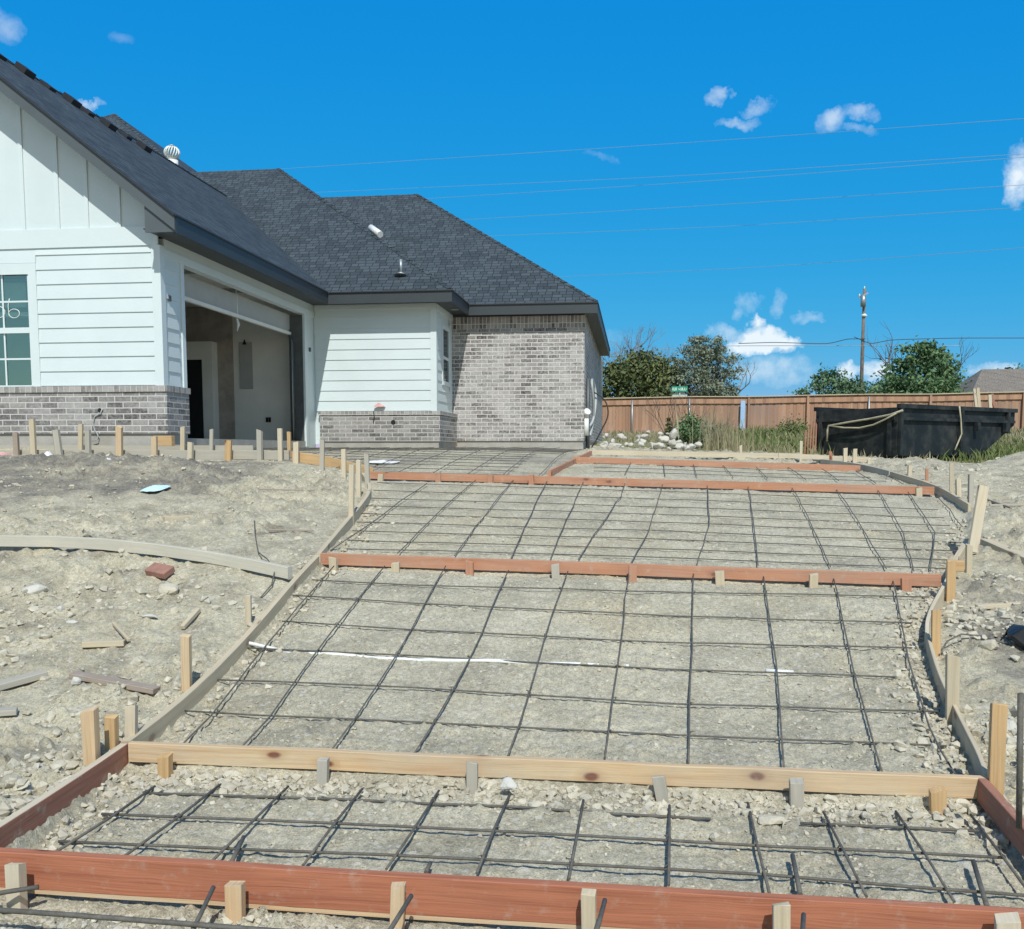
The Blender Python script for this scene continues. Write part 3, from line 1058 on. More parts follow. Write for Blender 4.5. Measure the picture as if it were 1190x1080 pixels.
ST = [
    # in front of the red board
    (20, 1003, 1050, 21, 'pale', 'pale stake at the left end of the front red board', 2.83),
    (274, 1026, 1070, 21, 'pine', 'stubby pale stake on the red board right of its white scuff', 2.83),
    (461, 1027, 1092, 17, 'pine', 'pale stake crossed by a slanted bar on the front red board', 2.83),
    (685, 1036, 1098, 17, 'tan', 'weathered stake with a short bar beside it, middle of the red board', 2.83),
    (908, 1050, 1110, 19, 'tan', 'weathered square stake right of centre on the front red board', 2.83),
    (1171, 1066, 1120, 24, 'pale', 'pale stake at the right end of the front red board', 2.83),
    # knotty pine board
    (192, 877, 917, 15, 'yellow', 'yellow stake near the left end of the knotty pine board', 3.93),
    (375, 882, 918, 13, 'grey', 'whitish grey stake left of the middle of the knotty pine board', 3.93),
    (549, 886, 928, 13, 'grey', 'grey stake beside the oval white stone under the pine board', 3.93),
    (771, 902, 934, 14, 'grey', 'tilted grey stake right of the middle of the pine board', 3.93),
    (926, 907, 939, 15, 'grey', 'dark grey stake between two knots of the pine board', 3.93),
    (1090, 917, 948, 16, 'yellow', 'orange tan stake near the right end of the pine board', 3.93),
    (1157, 932, 968, 15, 'grey', 'grey split stake inside the lower right corner', 3.88),
    # middle cross board
    (388, 648, 665, 9, 'tan', 'first small stake from the left on the middle cross board', 6.93),
    (460, 654, 667, 9, 'tan', 'second small stake from the left on the middle cross board', 6.93),
    (546, 652, 669, 9, 'redpale', 'third small stake from the left on the middle cross board', 6.93),
    (646, 656, 674, 9, 'grey', 'grey stake left of centre on the middle cross board', 6.93),
    (735, 657, 677, 9, 'redpale', 'reddish stake at the centre of the middle cross board', 6.93),
    (837, 664, 681, 10, 'tan', 'stake right of centre on the middle cross board', 6.93),
    (945, 667, 684, 9, 'tan', 'second stake from the right end of the middle cross board', 6.93),
    (1053, 673, 687, 10, 'redpale', 'last stake at the right end of the middle cross board', 6.93),
    # far cross board
    (442, 551, 564, 6, 'tan', 'tiny stake at the left end of the far red board', 10.92),
    (509, 551, 561, 6, 'redpale', 'tiny stake on the far red board below the bay', 10.92),
    (570, 552, 562, 6, 'redpale', 'tiny stake on the far red board below the brick wall edge', 10.92),
    (618, 552, 563, 6, 'redpale', 'tiny stake on the far red board below the brick corner', 10.92),
    (1068, 567, 578, 6, 'tan', 'tiny stake at the right end of the far red board', 10.92),
    # left side, outside the form
    (107, 824, 881, 17, 'pine', 'tallest of three stakes outside the lower left corner', None),
    (130, 832, 866, 14, 'yellow', 'middle orange stake of three outside the lower left corner', None),
    (152, 820, 858, 13, 'pale', 'cream stake of three nearest the left side board', None),
    (217, 738, 795, 11, 'pine', 'lone pine stake beside dark clods on the left slope', None),
    (289, 692, 722, 7, 'tan', 'short stake half hidden behind the left side board', None),
    # cluster at the curve
    (408, 540, 601, 6, 'pale', 'tallest pale stake at the curve of the left form', None),
    (417, 535, 572, 5, 'pale', 'pale stake just right of the tallest one at the curve', None),
    (427, 528, 563, 5, 'grey', 'grey stake touching the left end of the far red board', None),
    (400, 522, 556, 5, 'pale', 'pale stake left of the curve of the left form', None),
    (374, 511, 551, 5, 'grey', 'grey stake in front of the bay brick corner', None),
    (344, 514, 541, 6, 'pale', 'pale stake at the start of the yellow board', 11.75),
    (326, 498, 536, 5, 'pale', 'tall pale stake in front of the garage right jamb', 11.8),
    (302, 500, 535, 6, 'grey', 'tall grey stake below the drywall patch of the garage', 11.8),
    (265, 512, 540, 7, 'yellow', 'orange tan stake before the left part of the garage opening', 11.8),
    (221, 514, 542, 6, 'pale', 'pale stake below the brick corner of the garage pier', 11.8),
    (180, 508, 542, 6, 'pine', 'light stake beside the brown wood block by the walk', 11.8),
    (139, 496, 542, 7, 'pine', 'tan stake right of the wire hanging on the brick base', 11.8),
    (103, 500, 542, 6, 'grey', 'dark grey stake directly left of the hanging wire', 11.8),
    (71, 500, 542, 7, 'grey', 'leaning grey stake left of the pair by the hanging wire', 11.8),
    (40, 487, 541, 6, 'tan', 'tallest stake in the row before the brick base', 11.8),
    (20, 503, 540, 6, 'drift', 'dark brown stake at the left end of the row', 11.8),
    (93, 493, 519, 5, 'tan', 'pale stake of the back row behind the grey walk board', 12.55),
    (212, 496, 520, 5, 'tan', 'back row stake against the brick pier corner', 12.55),
    (245, 499, 518, 4, 'grey', 'dark short stake in front of the garage doorway', 12.6),
    (336, 502, 514, 4, 'yellow', 'very small yellow stake at the garage slab edge', 12.9),
    # right side
    (1157, 818, 912, 15, 'yellow', 'tall orange tan stake outside the lower right corner', None),
    (1107, 762, 822, 13, 'tan', 'grey tan stake against the right side board', None),
    (1088, 709, 750, 9, 'yellow', 'orange stake at the joint of the right side boards', None),
    (1105, 651, 686, 9, 'yellow', 'yellow stake at the right end of the middle cross board', None),
    (1126, 633, 658, 6, 'tan', 'short stake right of the thick pale board end', None),
    (1128, 551, 584, 5, 'grey', 'grey stake left of the tall leaning plank', None),
    (1106, 538, 571, 4, 'tan', 'thin dark stake behind the bent right form', None),
    (1114, 557, 576, 5, 'pale', 'short white stake behind the bent right form', None),
    (1077, 545, 558, 3, 'redpale', 'thin reddish stake behind the bent right form', None),
    (1057, 541, 553, 4, 'pale', 'small cream stake in the dirt below the dumpster', None),
    (1010, 534, 544, 4, 'pale', 'short cream stake at the end of the cream board', 14.6),
    (993, 522, 539, 4, 'pale', 'right one of two cream stakes before the dumpster', 14.7),
    (982, 521, 538, 4, 'pale', 'left one of two cream stakes before the dumpster', 14.7),
    (966, 525, 535, 3, 'redpale', 'reddish stub before the left end of the dumpster', 14.7),
    (931, 513, 527, 3, 'pale', 'slim cream stake beside the rusty dumpster end', 15.2),
    (861, 518, 527, 3, 'pale', 'tiny cream stake in weeds behind the cream board', 15.7),
]
LEAN = {771: (-6, 0), 71: (-6, 0), 40: (-3, 0), 107: (-3, 0), 20: (-2, 0), 408: (1, 0), 245: (1, 0), 461: (2, 0), 1157: (4, 0), 427: (-1, 0)}
for s_ in ST:
    px, y0, y1, w, mt, lb, Y = s_
    stake(px, y0, y1, w, mt, lb, Y, lean=LEAN.get(px, (random.uniform(-1, 1), 0)))

# tall leaning plank on the right and other loose lumber
def loose_board(p0, p1, w, h, mat, label, up=(0, 0, 1), name='loose_plank', cat='plank', bevel=0.003):
    mb = MB()
    mb.beam(p0, p1, w, h, up)
    mid = (np.array(p0) + np.array(p1)) / 2
    o = mb.build(name, M[mat], None, base=tuple(mid), bevel=bevel)
    return tag(o, label, cat, 'loose lumber on the ground' if name == 'loose_plank' else None)


def ground_pt(px, py, dz=0.02):
    p = hit(px, py, -0.01)
    return np.array([p[0], p[1], float(gz(p[0], p[1])) + dz])


lp0, lp1 = ground_pt(1130, 640, 0), None
Yp = lp0[1]
loose_board(onY(1130, 642, Yp), onY(1143, 565, Yp + 0.12), 0.028, 0.085, 'pale', 'tall cream plank leaning upright at the right bend of the form', up=(1, 0.3, 0))
# long warped plank on the left slope
mb = MB()
pl = []
for (x, y) in ((-70, 641), (0, 642), (60, 643), (120, 645), (180, 650), (240, 656), (300, 663), (335, 668)):
    q = hit(x, y, 0.03)
    pl.append(np.array([q[0], q[1], float(gz(q[0], q[1], False)) + 0.03]))
pl = smooth_pts(pl, 2)
mb.ribbon([p + np.array([0, 0, 0.085]) for p in pl], 0.05, 0.085, -1)
o = mb.build('loose_plank', M['bleached'], None, base=tuple(pl[4]), bevel=0.003)
tag(o, 'long warped grey plank lying across the left slope', 'plank', 'loose lumber on the ground')


def scrap(pxa, pya, pxb, pyb, w, h, mat, label, dz=0.02):
    return loose_board(ground_pt(pxa, pya, dz), ground_pt(pxb, pyb, dz), w, h, mat, label)


scrap(96, 750, 145, 746, 0.05, 0.035, 'tan', 'short tan wood block on the left slope')
scrap(85, 788, 182, 795, 0.075, 0.03, 'drift', 'dark brown plank lying above the three corner stakes')
scrap(-20, 806, 52, 782, 0.08, 0.035, 'grey', 'grey board end at the left edge, higher one')
scrap(-15, 830, 20, 825, 0.07, 0.03, 'grey', 'small grey board end at the left edge, lower one')
scrap(190, 608, 245, 601, 0.10, 0.05, 'tan', 'broken slab of wood in the dirt below the blue paper')
scrap(132, 728, 150, 748, 0.02, 0.02, 'tan', 'thin stick propped against the short tan wood block')
scrap(212, 729, 231, 714, 0.028, 0.028, 'tan', 'broken stick lying behind the lone pine stake')
scrap(300, 573, 380, 570, 0.016, 0.014, 'drift', 'thin dark stick below the curve stakes')
scrap(312, 617, 364, 618, 0.018, 0.014, 'drift', 'thin dark lath left of the curving side board')
scrap(1135, 694, 1215, 697, 0.06, 0.03, 'pale', 'pale plank lying on rubble at the right edge')
scrap(1146, 628, 1215, 660, 0.10, 0.06, 'tan', 'old log like plank sloping down at the right edge')
scrap(1140, 577, 1175, 590, 0.02, 0.02, 'drift', 'dark branch on the dirt right of the leaning plank')
scrap(1150, 586, 1200, 588, 0.03, 0.02, 'grey', 'grey stick on the pale dirt at the right edge')
q0 = onY(180, 517, 12.4)
mb = MB()
mb.box((q0[0], 12.35, 1.54), (q0[0] + 0.27, 12.45, 1.68))
tag(mb.build('wood_block', M['yellow'], None, base=(q0[0], 12.4, 1.54), bevel=0.004), 'yellowish wood block standing by the brick corner', 'wood block')
q0 = onY(1108, 652, hit(1113, 660)[1] - 0.05)
mb = MB()
mb.box((q0[0], q0[1], q0[2] - 0.08), (q0[0] + 0.08, q0[1] + 0.05, q0[2]))
tag(mb.build('wood_block', M['yellow'], None, base=(q0[0], q0[1], q0[2] - 0.08), bevel=0.004), 'small yellow block behind the yellow stake on the right', 'wood block')

# ------------------------------------------------------------------ reinforcing bars
RB = 0.0047
DZ = -0.057


def bar_path(pxs, dz, step=0.35, amp=0.004):
    P = [hit(x, y, dz) for x, y in pxs]
    out = []
    for i in range(len(P) - 1):
        L = np.linalg.norm(P[i + 1] - P[i])
        n = max(2, int(L / step))
        for k in range(n + (1 if i == len(P) - 2 else 0)):
            t = k / n
            q = P[i] * (1 - t) + P[i + 1] * t
            q = np.array([q[0], q[1], float(S(q[0], q[1])) + dz])
            if 0 < k < n:
                q = q + rng.normal(0, amp, 3) * np.array([1, 1, 0.5])
            out.append(q)
    return out


def mat_of_bars(label, longs, crosses, base, r=RB, DZ=DZ, ties=False):
    t = thing('rebar_mat', label, 'rebar mat', base, 'reinforcing bar mats')
    for pxs in longs:
        mb = MB()
        mb.tube(bar_path(pxs, DZ), r, 6)
        part(mb, 'long_bar', M['rebar'], t)
    for pxs in crosses:
        mb = MB()
        mb.tube(bar_path(pxs, DZ - 2 * r), r, 6)
        part(mb, 'cross_bar', M['rebar'], t)
    if ties:
        A = [bar_path(p, DZ) for p in longs]
        B = [bar_path(p, DZ - 2 * r) for p in crosses]
        me0 = None
        for a in A:
            for b in B:
                best = None
                for i in range(len(a) - 1):
                    for j in range(len(b) - 1):
                        p, e, q, f = a[i][:2], (a[i + 1] - a[i])[:2], b[j][:2], (b[j + 1] - b[j])[:2]
                        dt = e[0] * f[1] - e[1] * f[0]
                        if abs(dt) < 1e-9:
                            continue
                        u = ((q - p)[0] * f[1] - (q - p)[1] * f[0]) / dt
                        v = ((q - p)[0] * e[1] - (q - p)[1] * e[0]) / dt
                        if 0 <= u <= 1 and 0 <= v <= 1:
                            best = a[i] + (a[i + 1] - a[i]) * u
                if best is None or random.random() > .55:
                    continue
                if me0 is None:
                    mb = MB()
                    ring = [np.array([.011 * math.cos(k * 1.05) * .75, .011 * math.sin(k * 1.05) * .75, .013 * math.sin(k * 1.05 + .8)]) for k in range(8)]
                    mb.tube(ring + [np.array([.012, .02, .012])], .0026, 4)
                    o = mb.build('wire_tie', M['rebar'], t, base=(0, 0, 0))
                    me0 = o.data
                else:
                    o = bpy.data.objects.new('wire_tie', me0)
                    COL.objects.link(o)
                    o.parent = t
                o.location = tuple(best - np.array([0, 0, r]) - np.array(base))
                o.rotation_euler = (random.uniform(-.4, .4), random.uniform(-.4, .4), random.uniform(0, 6))
    return t


mat_of_bars('dark steel rebar grid in the flat front strip of the drive', [
    [(180, 914), (62, 992)], [(257, 911), (142, 997)], [(335, 914), (245, 1002)], [(421, 917), (352, 1006)], [(510, 919), (449, 1010)],
    [(593, 922), (554, 1015)], [(678, 930), (661, 1022)], [(778, 936), (777, 1029)], [(869, 933), (894, 1038)], [(957, 944), (1007, 1042)],
    [(1041, 943), (1109, 1048)], [(1128, 947), (1198, 1040)]],
    [[(168, 922), (300, 926), (600, 938), (826, 952)], [(930, 957), (1137, 966)], [(118, 946), (300, 953), (600, 967), (900, 984), (1168, 997)],
     [(68, 978), (300, 988), (600, 1001), (895, 1017), (1195, 1041)]], (-0.3, 3.4, 0.05), 0.0056, -0.09, True)
mat_of_bars('dark steel rebar grid between the pine board and the middle board', [
    [(388, 658), (296, 766), (211, 866)], [(447, 658), (360, 768), (281, 868)], [(518, 658), (480, 728), (385, 872)], [(591, 663), (560, 736), (482, 875)],
    [(660, 664), (632, 745), (590, 879)], [(732, 658), (722, 745), (703, 881)], [(806, 665), (800, 888)], [(887, 668), (902, 770), (911, 894)],
    [(968, 670), (992, 780), (1026, 900)], [(1037, 672), (1056, 768), (1080, 845), (1110, 900)]],
    [[(363, 674), (480, 680), (780, 688), (1080, 694)], [(340, 692), (480, 701), (780, 716), (1060, 724)], [(328, 722), (480, 732), (780, 747), (1060, 753)],
     [(286, 753), (480, 762), (780, 778), (1040, 787)], [(246, 790), (480, 799), (780, 818), (1092, 827)], [(210, 826), (480, 839), (780, 854), (1100, 867)]], (-0.2, 5.4, 0.3), ties=True)
rows3 = []
for y6 in (566, 575, 584, 593, 602, 612, 622, 633, 643):
    yl_ = y6 - 0.03 * 170
    xl = 436 - (yl_ - 566) * 0.52
    xr = min(1082 + (y6 + 16 - 580) * 0.75, 1119)
    if y6 < 570:
        xr = 1030
    rows3.append([(xl, yl_), (600, y6), (800, y6 + 6), (xr, y6 + 0.036 * (xr - 600))])
mat_of_bars('dark steel rebar grid on the slope above the middle board', [
    [(496, 562), (440, 602), (384, 640)], [(553, 558), (462, 643)], [(598, 557), (528, 646)], [(637, 557), (594, 649)], [(679, 558), (640, 649)],
    [(728, 555), (722, 577), (672, 650)], [(772, 560), (753, 619), (733, 655)], [(822, 560), (824, 611), (810, 656)], [(869, 560), (881, 657)],
    [(919, 564), (965, 659)], [(968, 564), (1030, 661)], [(1018, 567), (1050, 620), (1062, 664)], [(1055, 572), (1086, 618), (1081, 664)], [(1089, 577), (1118, 612)]],
    rows3, (0, 9, 0.8))
rows4 = [[(690, y), (800, y + 3.5), (1000 + (y - 540) * 4, y + 12)] for y in (538.5, 543, 547.5)]
mat_of_bars('dark steel rebar grid on the upper right of the pad', [
    [(733, 538), (726, 552)], [(770, 538), (773, 553)], [(805, 539), (810, 554)], [(840, 541), (852, 555)], [(879, 543), (892, 556)],
    [(915, 543), (937, 558)], [(955, 545), (975, 559)], [(995, 548), (1018, 562)], [(1030, 553), (1050, 563)]], rows4, (0.8, 12.2, 1.2))
# apron before the garage
t = thing('rebar_mat', 'dark steel rebar grid on the apron before the garage', 'rebar mat', (-4, 14, 1.4), 'reinforcing bar mats')
for k in range(13):
    x = -6.3 + k * 0.43
    y1 = 19.2 if x < -4.2 else 20.8
    y0 = 12.4 if x < -4.3 else 11.3
    mb = MB()
    P = bent((x, y0, 0), (x + rng.normal(0, 0.05), y1, 0), 12, 0.012)
    mb.tube([np.array([p[0], p[1], float(S(p[0], p[1])) - 0.035]) for p in P], RB, 5)
    part(mb, 'long_bar', M['rebar'], t)
for k in range(21):
    y = 11.4 + k * 0.43
    x0 = -3.0 if y < 11.7 else -3.9 if y < 12.2 else (-6.4 if y < 19.2 else -3.9)
    x1 = -1.5 if y < 14.5 else -1.1
    mb = MB()
    P = bent((x0, y, 0), (x1, y + rng.normal(0, 0.03), 0), 10, 0.012)
    mb.tube([np.array([p[0], p[1], float(S(p[0], p[1])) - 0.05]) for p in P], RB, 5)
    part(mb, 'cross_bar', M['rebar'], t)


def bar(pts, r, label, name='rebar', cat='steel bar', group='loose and projecting bars', m='rebar'):
    mb = MB()
    mb.tube(pts, r, 7)
    o = mb.build(name, M[m], None, base=tuple(pts[0]))
    return tag(o, label, cat, group)


def dowel(pxa, pya, Ya, pxb, pyb, Yb, label, r=0.0075):
    a, b = onY(pxa, pya, Ya), onY(pxb, pyb, Yb)
    bar([a, (a + b) / 2 + rng.normal(0, 0.002, 3), b], r, label)


# short dowels and the bars that stick out under the red board
a_, b_ = hit(283, 973, -0.085), hit(268, 1004, -0.085)
bar([a_, b_], 0.0085, 'short thick bar stub third from the left behind the red board')
bar([hit(500, 1003, -0.085), hit(495, 1014, -0.085)], 0.008, 'tiny bar stub just peeping over the middle of the red board')
bar([hit(921, 994, -0.085), hit(930, 1040, -0.085)], 0.0085, 'short thick bar stub right of centre behind the red board')
bar([hit(1131, 1001, -0.085), hit(1147, 1054, -0.085)], 0.0085, 'short thick bar stub near the right end behind the red board')
dowel(248, 1031, 2.80, 218, 1092, 2.58, 'slanted bar projecting left of the stubby stake before the red board')
dowel(478, 1041, 2.79, 446, 1092, 2.55, 'slanted bar crossing a pale stake before the red board')
dowel(703, 1046, 2.80, 688, 1100, 2.55, 'short bar beside the middle stake before the red board')
dowel(934, 1063, 2.80, 930, 1110, 2.55, 'short bar right of the square stake before the red board')
dowel(-30, 1044, 2.72, 45, 1031, 2.80, 'bar lying across the leftmost stake of the red board', 0.008)
bar([onY(-40, 1055, 2.62), onY(90, 1064, 2.62), onY(220, 1074, 2.62), onY(420, 1090, 2.62), onY(700, 1112, 2.62)], 0.0085, 'long bar running along in front of the red board')
# vertical steel rod at the right edge
pz = hit(1186, 962)
bar([onY(1184, 962, pz[1]), onY(1186, 806, pz[1])], 0.011, 'upright steel form pin at the right edge', name='form_pin', cat='steel pin')
# thin twisted wire on the left slope
wp = []
for (x, y, dz) in ((296, 612, 0.05), (293, 625, 0.02), (304, 640, 0.03), (293, 651, 0.02), (312, 660, 0.07), (325, 672, 0.08), (318, 684, 0.03), (302, 694, 0.01)):
    q = hit(x, y, -0.02)
    wp.append(np.array([q[0], q[1], float(gz(q[0], q[1], False)) + dz]))
bar(smooth_pts(wp, 1), 0.005, 'thin rusty wire curling over the plank on the left', name='tie_wire', cat='wire')
wp = []
for (x, y, dz) in ((1092, 752, 0.02), (1098, 742, 0.06), (1115, 737, 0.08), (1140, 738, 0.05), (1172, 745, 0.02)):
    q = hit(x, y, -0.02)
    wp.append(np.array([q[0], q[1], float(gz(q[0], q[1], False)) + dz]))
bar(smooth_pts(wp, 1), 0.005, 'thin wire arching over rubble beside the right form', name='tie_wire', cat='wire')
# white pipe half buried across the drive
pp = []
for (x, y) in ((272, 752), (340, 758), (420, 763), (500, 768), (580, 771), (660, 773), (745, 776)):
    q = hit(x, y, -0.085)
    pp.append(np.array([q[0], q[1], float(gz(q[0], q[1], False)) + 0.002]))
mb = MB()
ppd = []
for i in range(len(pp) - 1):
    for t_ in np.linspace(0, 1, 7)[:-1]:
        q = pp[i] * (1 - t_) + pp[i + 1] * t_
        ppd.append(q + np.array([0, 0, -.001 + .009 * (i > 2) + .0065 * math.sin(3.1 * q[0] + 1) * math.sin(9.7 * q[0])]))
mb.tube(ppd, 0.0115, 10)
tag(mb.build('drain_pipe', M['pvc'], None, base=tuple(pp[3])), 'white plastic pipe half buried across the driveway base', 'pipe')
q = hit(905, 781, -0.085)
mb = MB()
mb.tube([q + np.array([-0.07, 0, 0.004]), q + np.array([0.08, 0.0, 0.0])], 0.012, 10)
tag(mb.build('drain_pipe', M['pvc'], None, base=tuple(q)), 'short white pipe bit showing right of the long pipe', 'pipe')

# ------------------------------------------------------------------ loose stones and litter
def stone(px, py, w, h, label, mat='rock', seed=1, flat=None, lift=0.3, Y=None, name='stone', cat='stone', group='loose stones'):
    p = hit(px, py + h * 0.35, -0.02)
    k = p[1] / F
    sx, sz = w * k / 2 * 1.2, h * k / 2 * 1.3
    z = float(gz(p[0], p[1]))
    if Y:
        p = onY(px, py, Y)
        z = p[2] - sz * lift
    return rock(name, label, cat, (p[0], p[1] + sx * 0.3, z + sz * lift), (sx, sx * 0.75, sz / 0.6), M[mat], seed, 0.6, random.uniform(-0.4, 0.4), group)


stone(38, 695, 36, 15, 'flat pale stone alone on the left slope', 'white_rock', 3)
stone(196, 691, 36, 18, 'tan lump of limestone beside the red brick piece', 'rock', 4)
stone(66, 884, 24, 17, 'roundish grey stone left of the three corner stakes', 'rock', 5)
stone(87, 797, 14, 12, 'small white stone at the tip of the brown plank', 'white_rock', 6)
stone(237, 641, 13, 20, 'upright brown stone beyond the long grey plank', 'rock', 8)
stone(318, 624, 15, 7, 'left of two small flat stones by the curving form', 'rock', 9)
stone(346, 625, 14, 8, 'right of two small flat stones by the curving form', 'rock', 10)
stone(590, 913, 30, 14, 'oval white stone under the knotty pine board', 'white_rock', 12, lift=0.5, Y=3.84)
stone(899, 929, 40, 14, 'tan stone half buried under the pine board right of centre', 'rock', 13)
stone(112, 860, 20, 12, 'grey stone at the foot of the corner stakes', 'rock', 14)
stone(1060, 541, 30, 9, 'pale clod heap at the corner of the dumpster', 'white_rock', 15)
stone(211, 677, 12, 8, 'small dark stone right of the red brick piece', 'rock', 17)
stone(22, 886, 16, 9, 'small pale stone near the left edge above the red board', 'rock', 18)
stone(70, 714, 14, 8, 'squarish pale stone below the flat one on the left', 'white_rock', 19)
stone(82, 727, 17, 5, 'thin white flake of stone on the left slope', 'white_rock', 20)
stone(170, 722, 22, 6, 'thin pale stone flake near the propped stick', 'white_rock', 21)
stone(1175, 842, 24, 18, 'pale rock behind the tall orange stake on the right', 'white_rock', 22)
stone(424, 633, 9, 7, 'dark clod on a rebar crossing above the middle board', 'rock', 23)
stone(1098, 786, 20, 10, 'grey stone outside the bowing right board', 'rock', 24)
q = hit(186, 681, -0.02)
mb = MB()
zz = float(gz(q[0], q[1])) + 0.028
mb.beam((q[0] - 0.085, q[1] + 0.03, zz + 0.015), (q[0] + 0.085, q[1] - 0.02, zz - 0.005), 0.11, 0.05, up=(0.1, -0.5, 1))
tag(mb.build('brick_piece', M['redbrick'], None, base=(q[0], q[1], zz - 0.04), bevel=0.006), 'broken red brick piece on the left slope', 'brick')
# blue sheet of paper
def crumple(px, py, w, d, hgt, mat, name, label, cat, seed, n=9, Y=None):
    q = hit(px, py, -0.02) if Y is None else onY(px, py, Y)
    r = np.random.default_rng(seed)
    mb = MB()
    g = np.zeros((n, n, 3))
    for i in range(n):
        for j in range(n):
            u, v = i / (n - 1) - 0.5, j / (n - 1) - 0.5
            x, y = q[0] + u * w * (1 - 0.35 * abs(v)), q[1] + v * d * (1 - 0.25 * abs(u)) + 0.12 * u * w
            g[i, j] = (x + r.normal(0, w * 0.02), y + r.normal(0, d * 0.02), (float(gz(x, y, False)) if Y is None else q[2]) + 0.02 + hgt * (0.3 + 0.7 * r.random()) * (1 - 2.2 * max(abs(u), abs(v)) * 0.8))
    for i in range(n - 1):
        for j in range(n - 1):
            mb.poly([g[i, j], g[i + 1, j], g[i + 1, j + 1], g[i, j + 1]])
    return tag(mb.build(name, M[mat], None, base=tuple(q), merge=True), label, cat, 'litter')


crumple(181, 573, 0.22, 0.34, 0.05, 'paper', 'paper_sheet', 'pale blue sheet of paper on the dark soil', 'paper', 1)
crumple(57, 542, 0.10, 0.12, 0.10, 'whitebag', 'plastic_scrap', 'white scrap at the foot of the stake row', 'litter', 2, 6)
crumple(5, 538, 0.18, 0.2, 0.08, 'pinkbag', 'plastic_scrap', 'pinkish white wrapper at the left end of the stake row', 'litter', 3, 7)
crumple(126, 553, 0.06, 0.08, 0.06, 'whitebag', 'plastic_scrap', 'tiny white scrap on the dark soil bank', 'litter', 4, 5)
crumple(1066, 534, 0.35, 0.3, 0.14, 'whitebag', 'plastic_scrap', 'white plastic scrap at the foot of the dumpster', 'litter', 5, 7)
crumple(444, 533, 0.45, 0.5, 0.04, 'whitebag', 'plastic_scrap', 'white strip lying on the apron before the bay', 'litter', 6, 7)
rock('rubbish_bag', 'black plastic bag lying on rubble at the right edge', 'bag', ground_pt(1192, 744, 0.06), (0.16, 0.14, 0.12), M['blackbag'], 66, 0.8)

# ------------------------------------------------------------------ house
HX, BX, RX = -6.69, -4.10, -1.13            # wing side wall, bay side wall, far right wall
FY, BY, KY_ = 12.90, 19.40, 21.20           # wing front, bay front, brick front
ZS, ZF = 4.48, 1.66                         # soffit, garage floor
PM = 0.73
PW = 0.78          # pitch of the front wing
XL = -13.95        # its far side wall
house = thing('house', 'white board and grey brick house with charcoal roof and open garage', 'house', (HX, FY, 1.4))


def hp(mb, name, m, parent=None, **kw):
    return part(mb, name, M[m] if isinstance(m, str) else m, parent or house, **kw)


def lap_siding(mb, o, u, n, w, z0, z1, e=0.206):
    """courses of lap boards on a wall: o = corner, u = along, n = outward"""
    o, u, n = (np.array(a, float) for a in (o, u, n))
    z = z0
    while z < z1 - 0.02:
        zt = min(z + e, z1)
        a, b = o + n * 0.021, o + u * w + n * 0.021
        c, d = o + u * w + n * 0.006, o + n * 0.006
        lo, hi = np.array([0, 0, z]), np.array([0, 0, zt + 0.004])
        mb.poly([a + lo, b + lo, c + hi, d + hi])
        mb.poly([o + lo + n * 0.001, o + u * w + lo + n * 0.001, b + lo, a + lo])
        z += e


X_W0, X_W1 = -9.86, -8.675      # window glass opening
WZ0, WZ1 = 2.42, 4.0
# gable wall
zr = lambda x: 4.67 + PW * (-6.21 - x)    # roof underside of the wing at x
mb = MB()
y_ = FY
mb.poly([(XL, y_ + .002, 1.7), (X_W0, y_ + .002, 1.7), (X_W0, y_ + .002, 4.9), (XL, y_ + .002, 4.9)])
mb.poly([(X_W1, y_ + .002, 1.7), (HX, y_ + .002, 1.7), (HX, y_ + .002, 4.9), (X_W1, y_ + .002, 4.9)])
mb.poly([(X_W0, y_ + .002, 1.7), (X_W1, y_ + .002, 1.7), (X_W1, y_ + .002, WZ0), (X_W0, y_ + .002, WZ0)])
mb.poly([(X_W0, y_ + .002, WZ1), (X_W1, y_ + .002, WZ1), (X_W1, y_ + .002, 4.9), (X_W0, y_ + .002, 4.9)])
mb.poly([(XL, y_ + .002, 4.9), (HX - .1, y_ + .002, 4.9), (-10.33, y_ + .002, zr(-10.33) - .12)])
gw = hp(mb, 'gable_wall', 'paint')
mb = MB()
lap_siding(mb, (X_W1 + 0.12, FY, 0), (1, 0, 0), (0, -1, 0), HX - 0.1 - X_W1 - 0.12, 2.41, 4.36)
lap_siding(mb, (-11.5, FY, 0), (1, 0, 0), (0, -1, 0), X_W0 - 0.12 + 11.5, 2.41, 4.36)
lap_siding(mb, (X_W0 - 0.12, FY, 0), (1, 0, 0), (0, -1, 0), X_W1 - X_W0 + 0.24, 4.16, 4.36)
hp(mb, 'siding', 'paint', gw)
mb = MB()
mb.box((XL, FY - 0.028, 4.36), (HX - 0.002, FY, 4.62))
hp(mb, 'band_board', 'trim', gw)
for k in range(9):
    x = (-7.265, -7.748, -8.189, -8.718, -9.2, -9.68, -10.16, -10.64, -11.1)[k]
    mb = MB()
    mb.box((x - 0.03, FY - 0.02, 4.622), (x + 0.03, FY, (zr(x) if x > -10.33 else zr(-20.66 - x)) - 0.24))
    hp(mb, 'batten', 'trim', gw)
mb = MB()
mb.box((HX - 0.10, FY - 0.03, 2.40), (HX + 0.03, FY, 4.36))
mb.box((HX, FY, 2.40), (HX + 0.03, FY + 0.10, 4.36))
hp(mb, 'corner_trim', 'trim', gw)
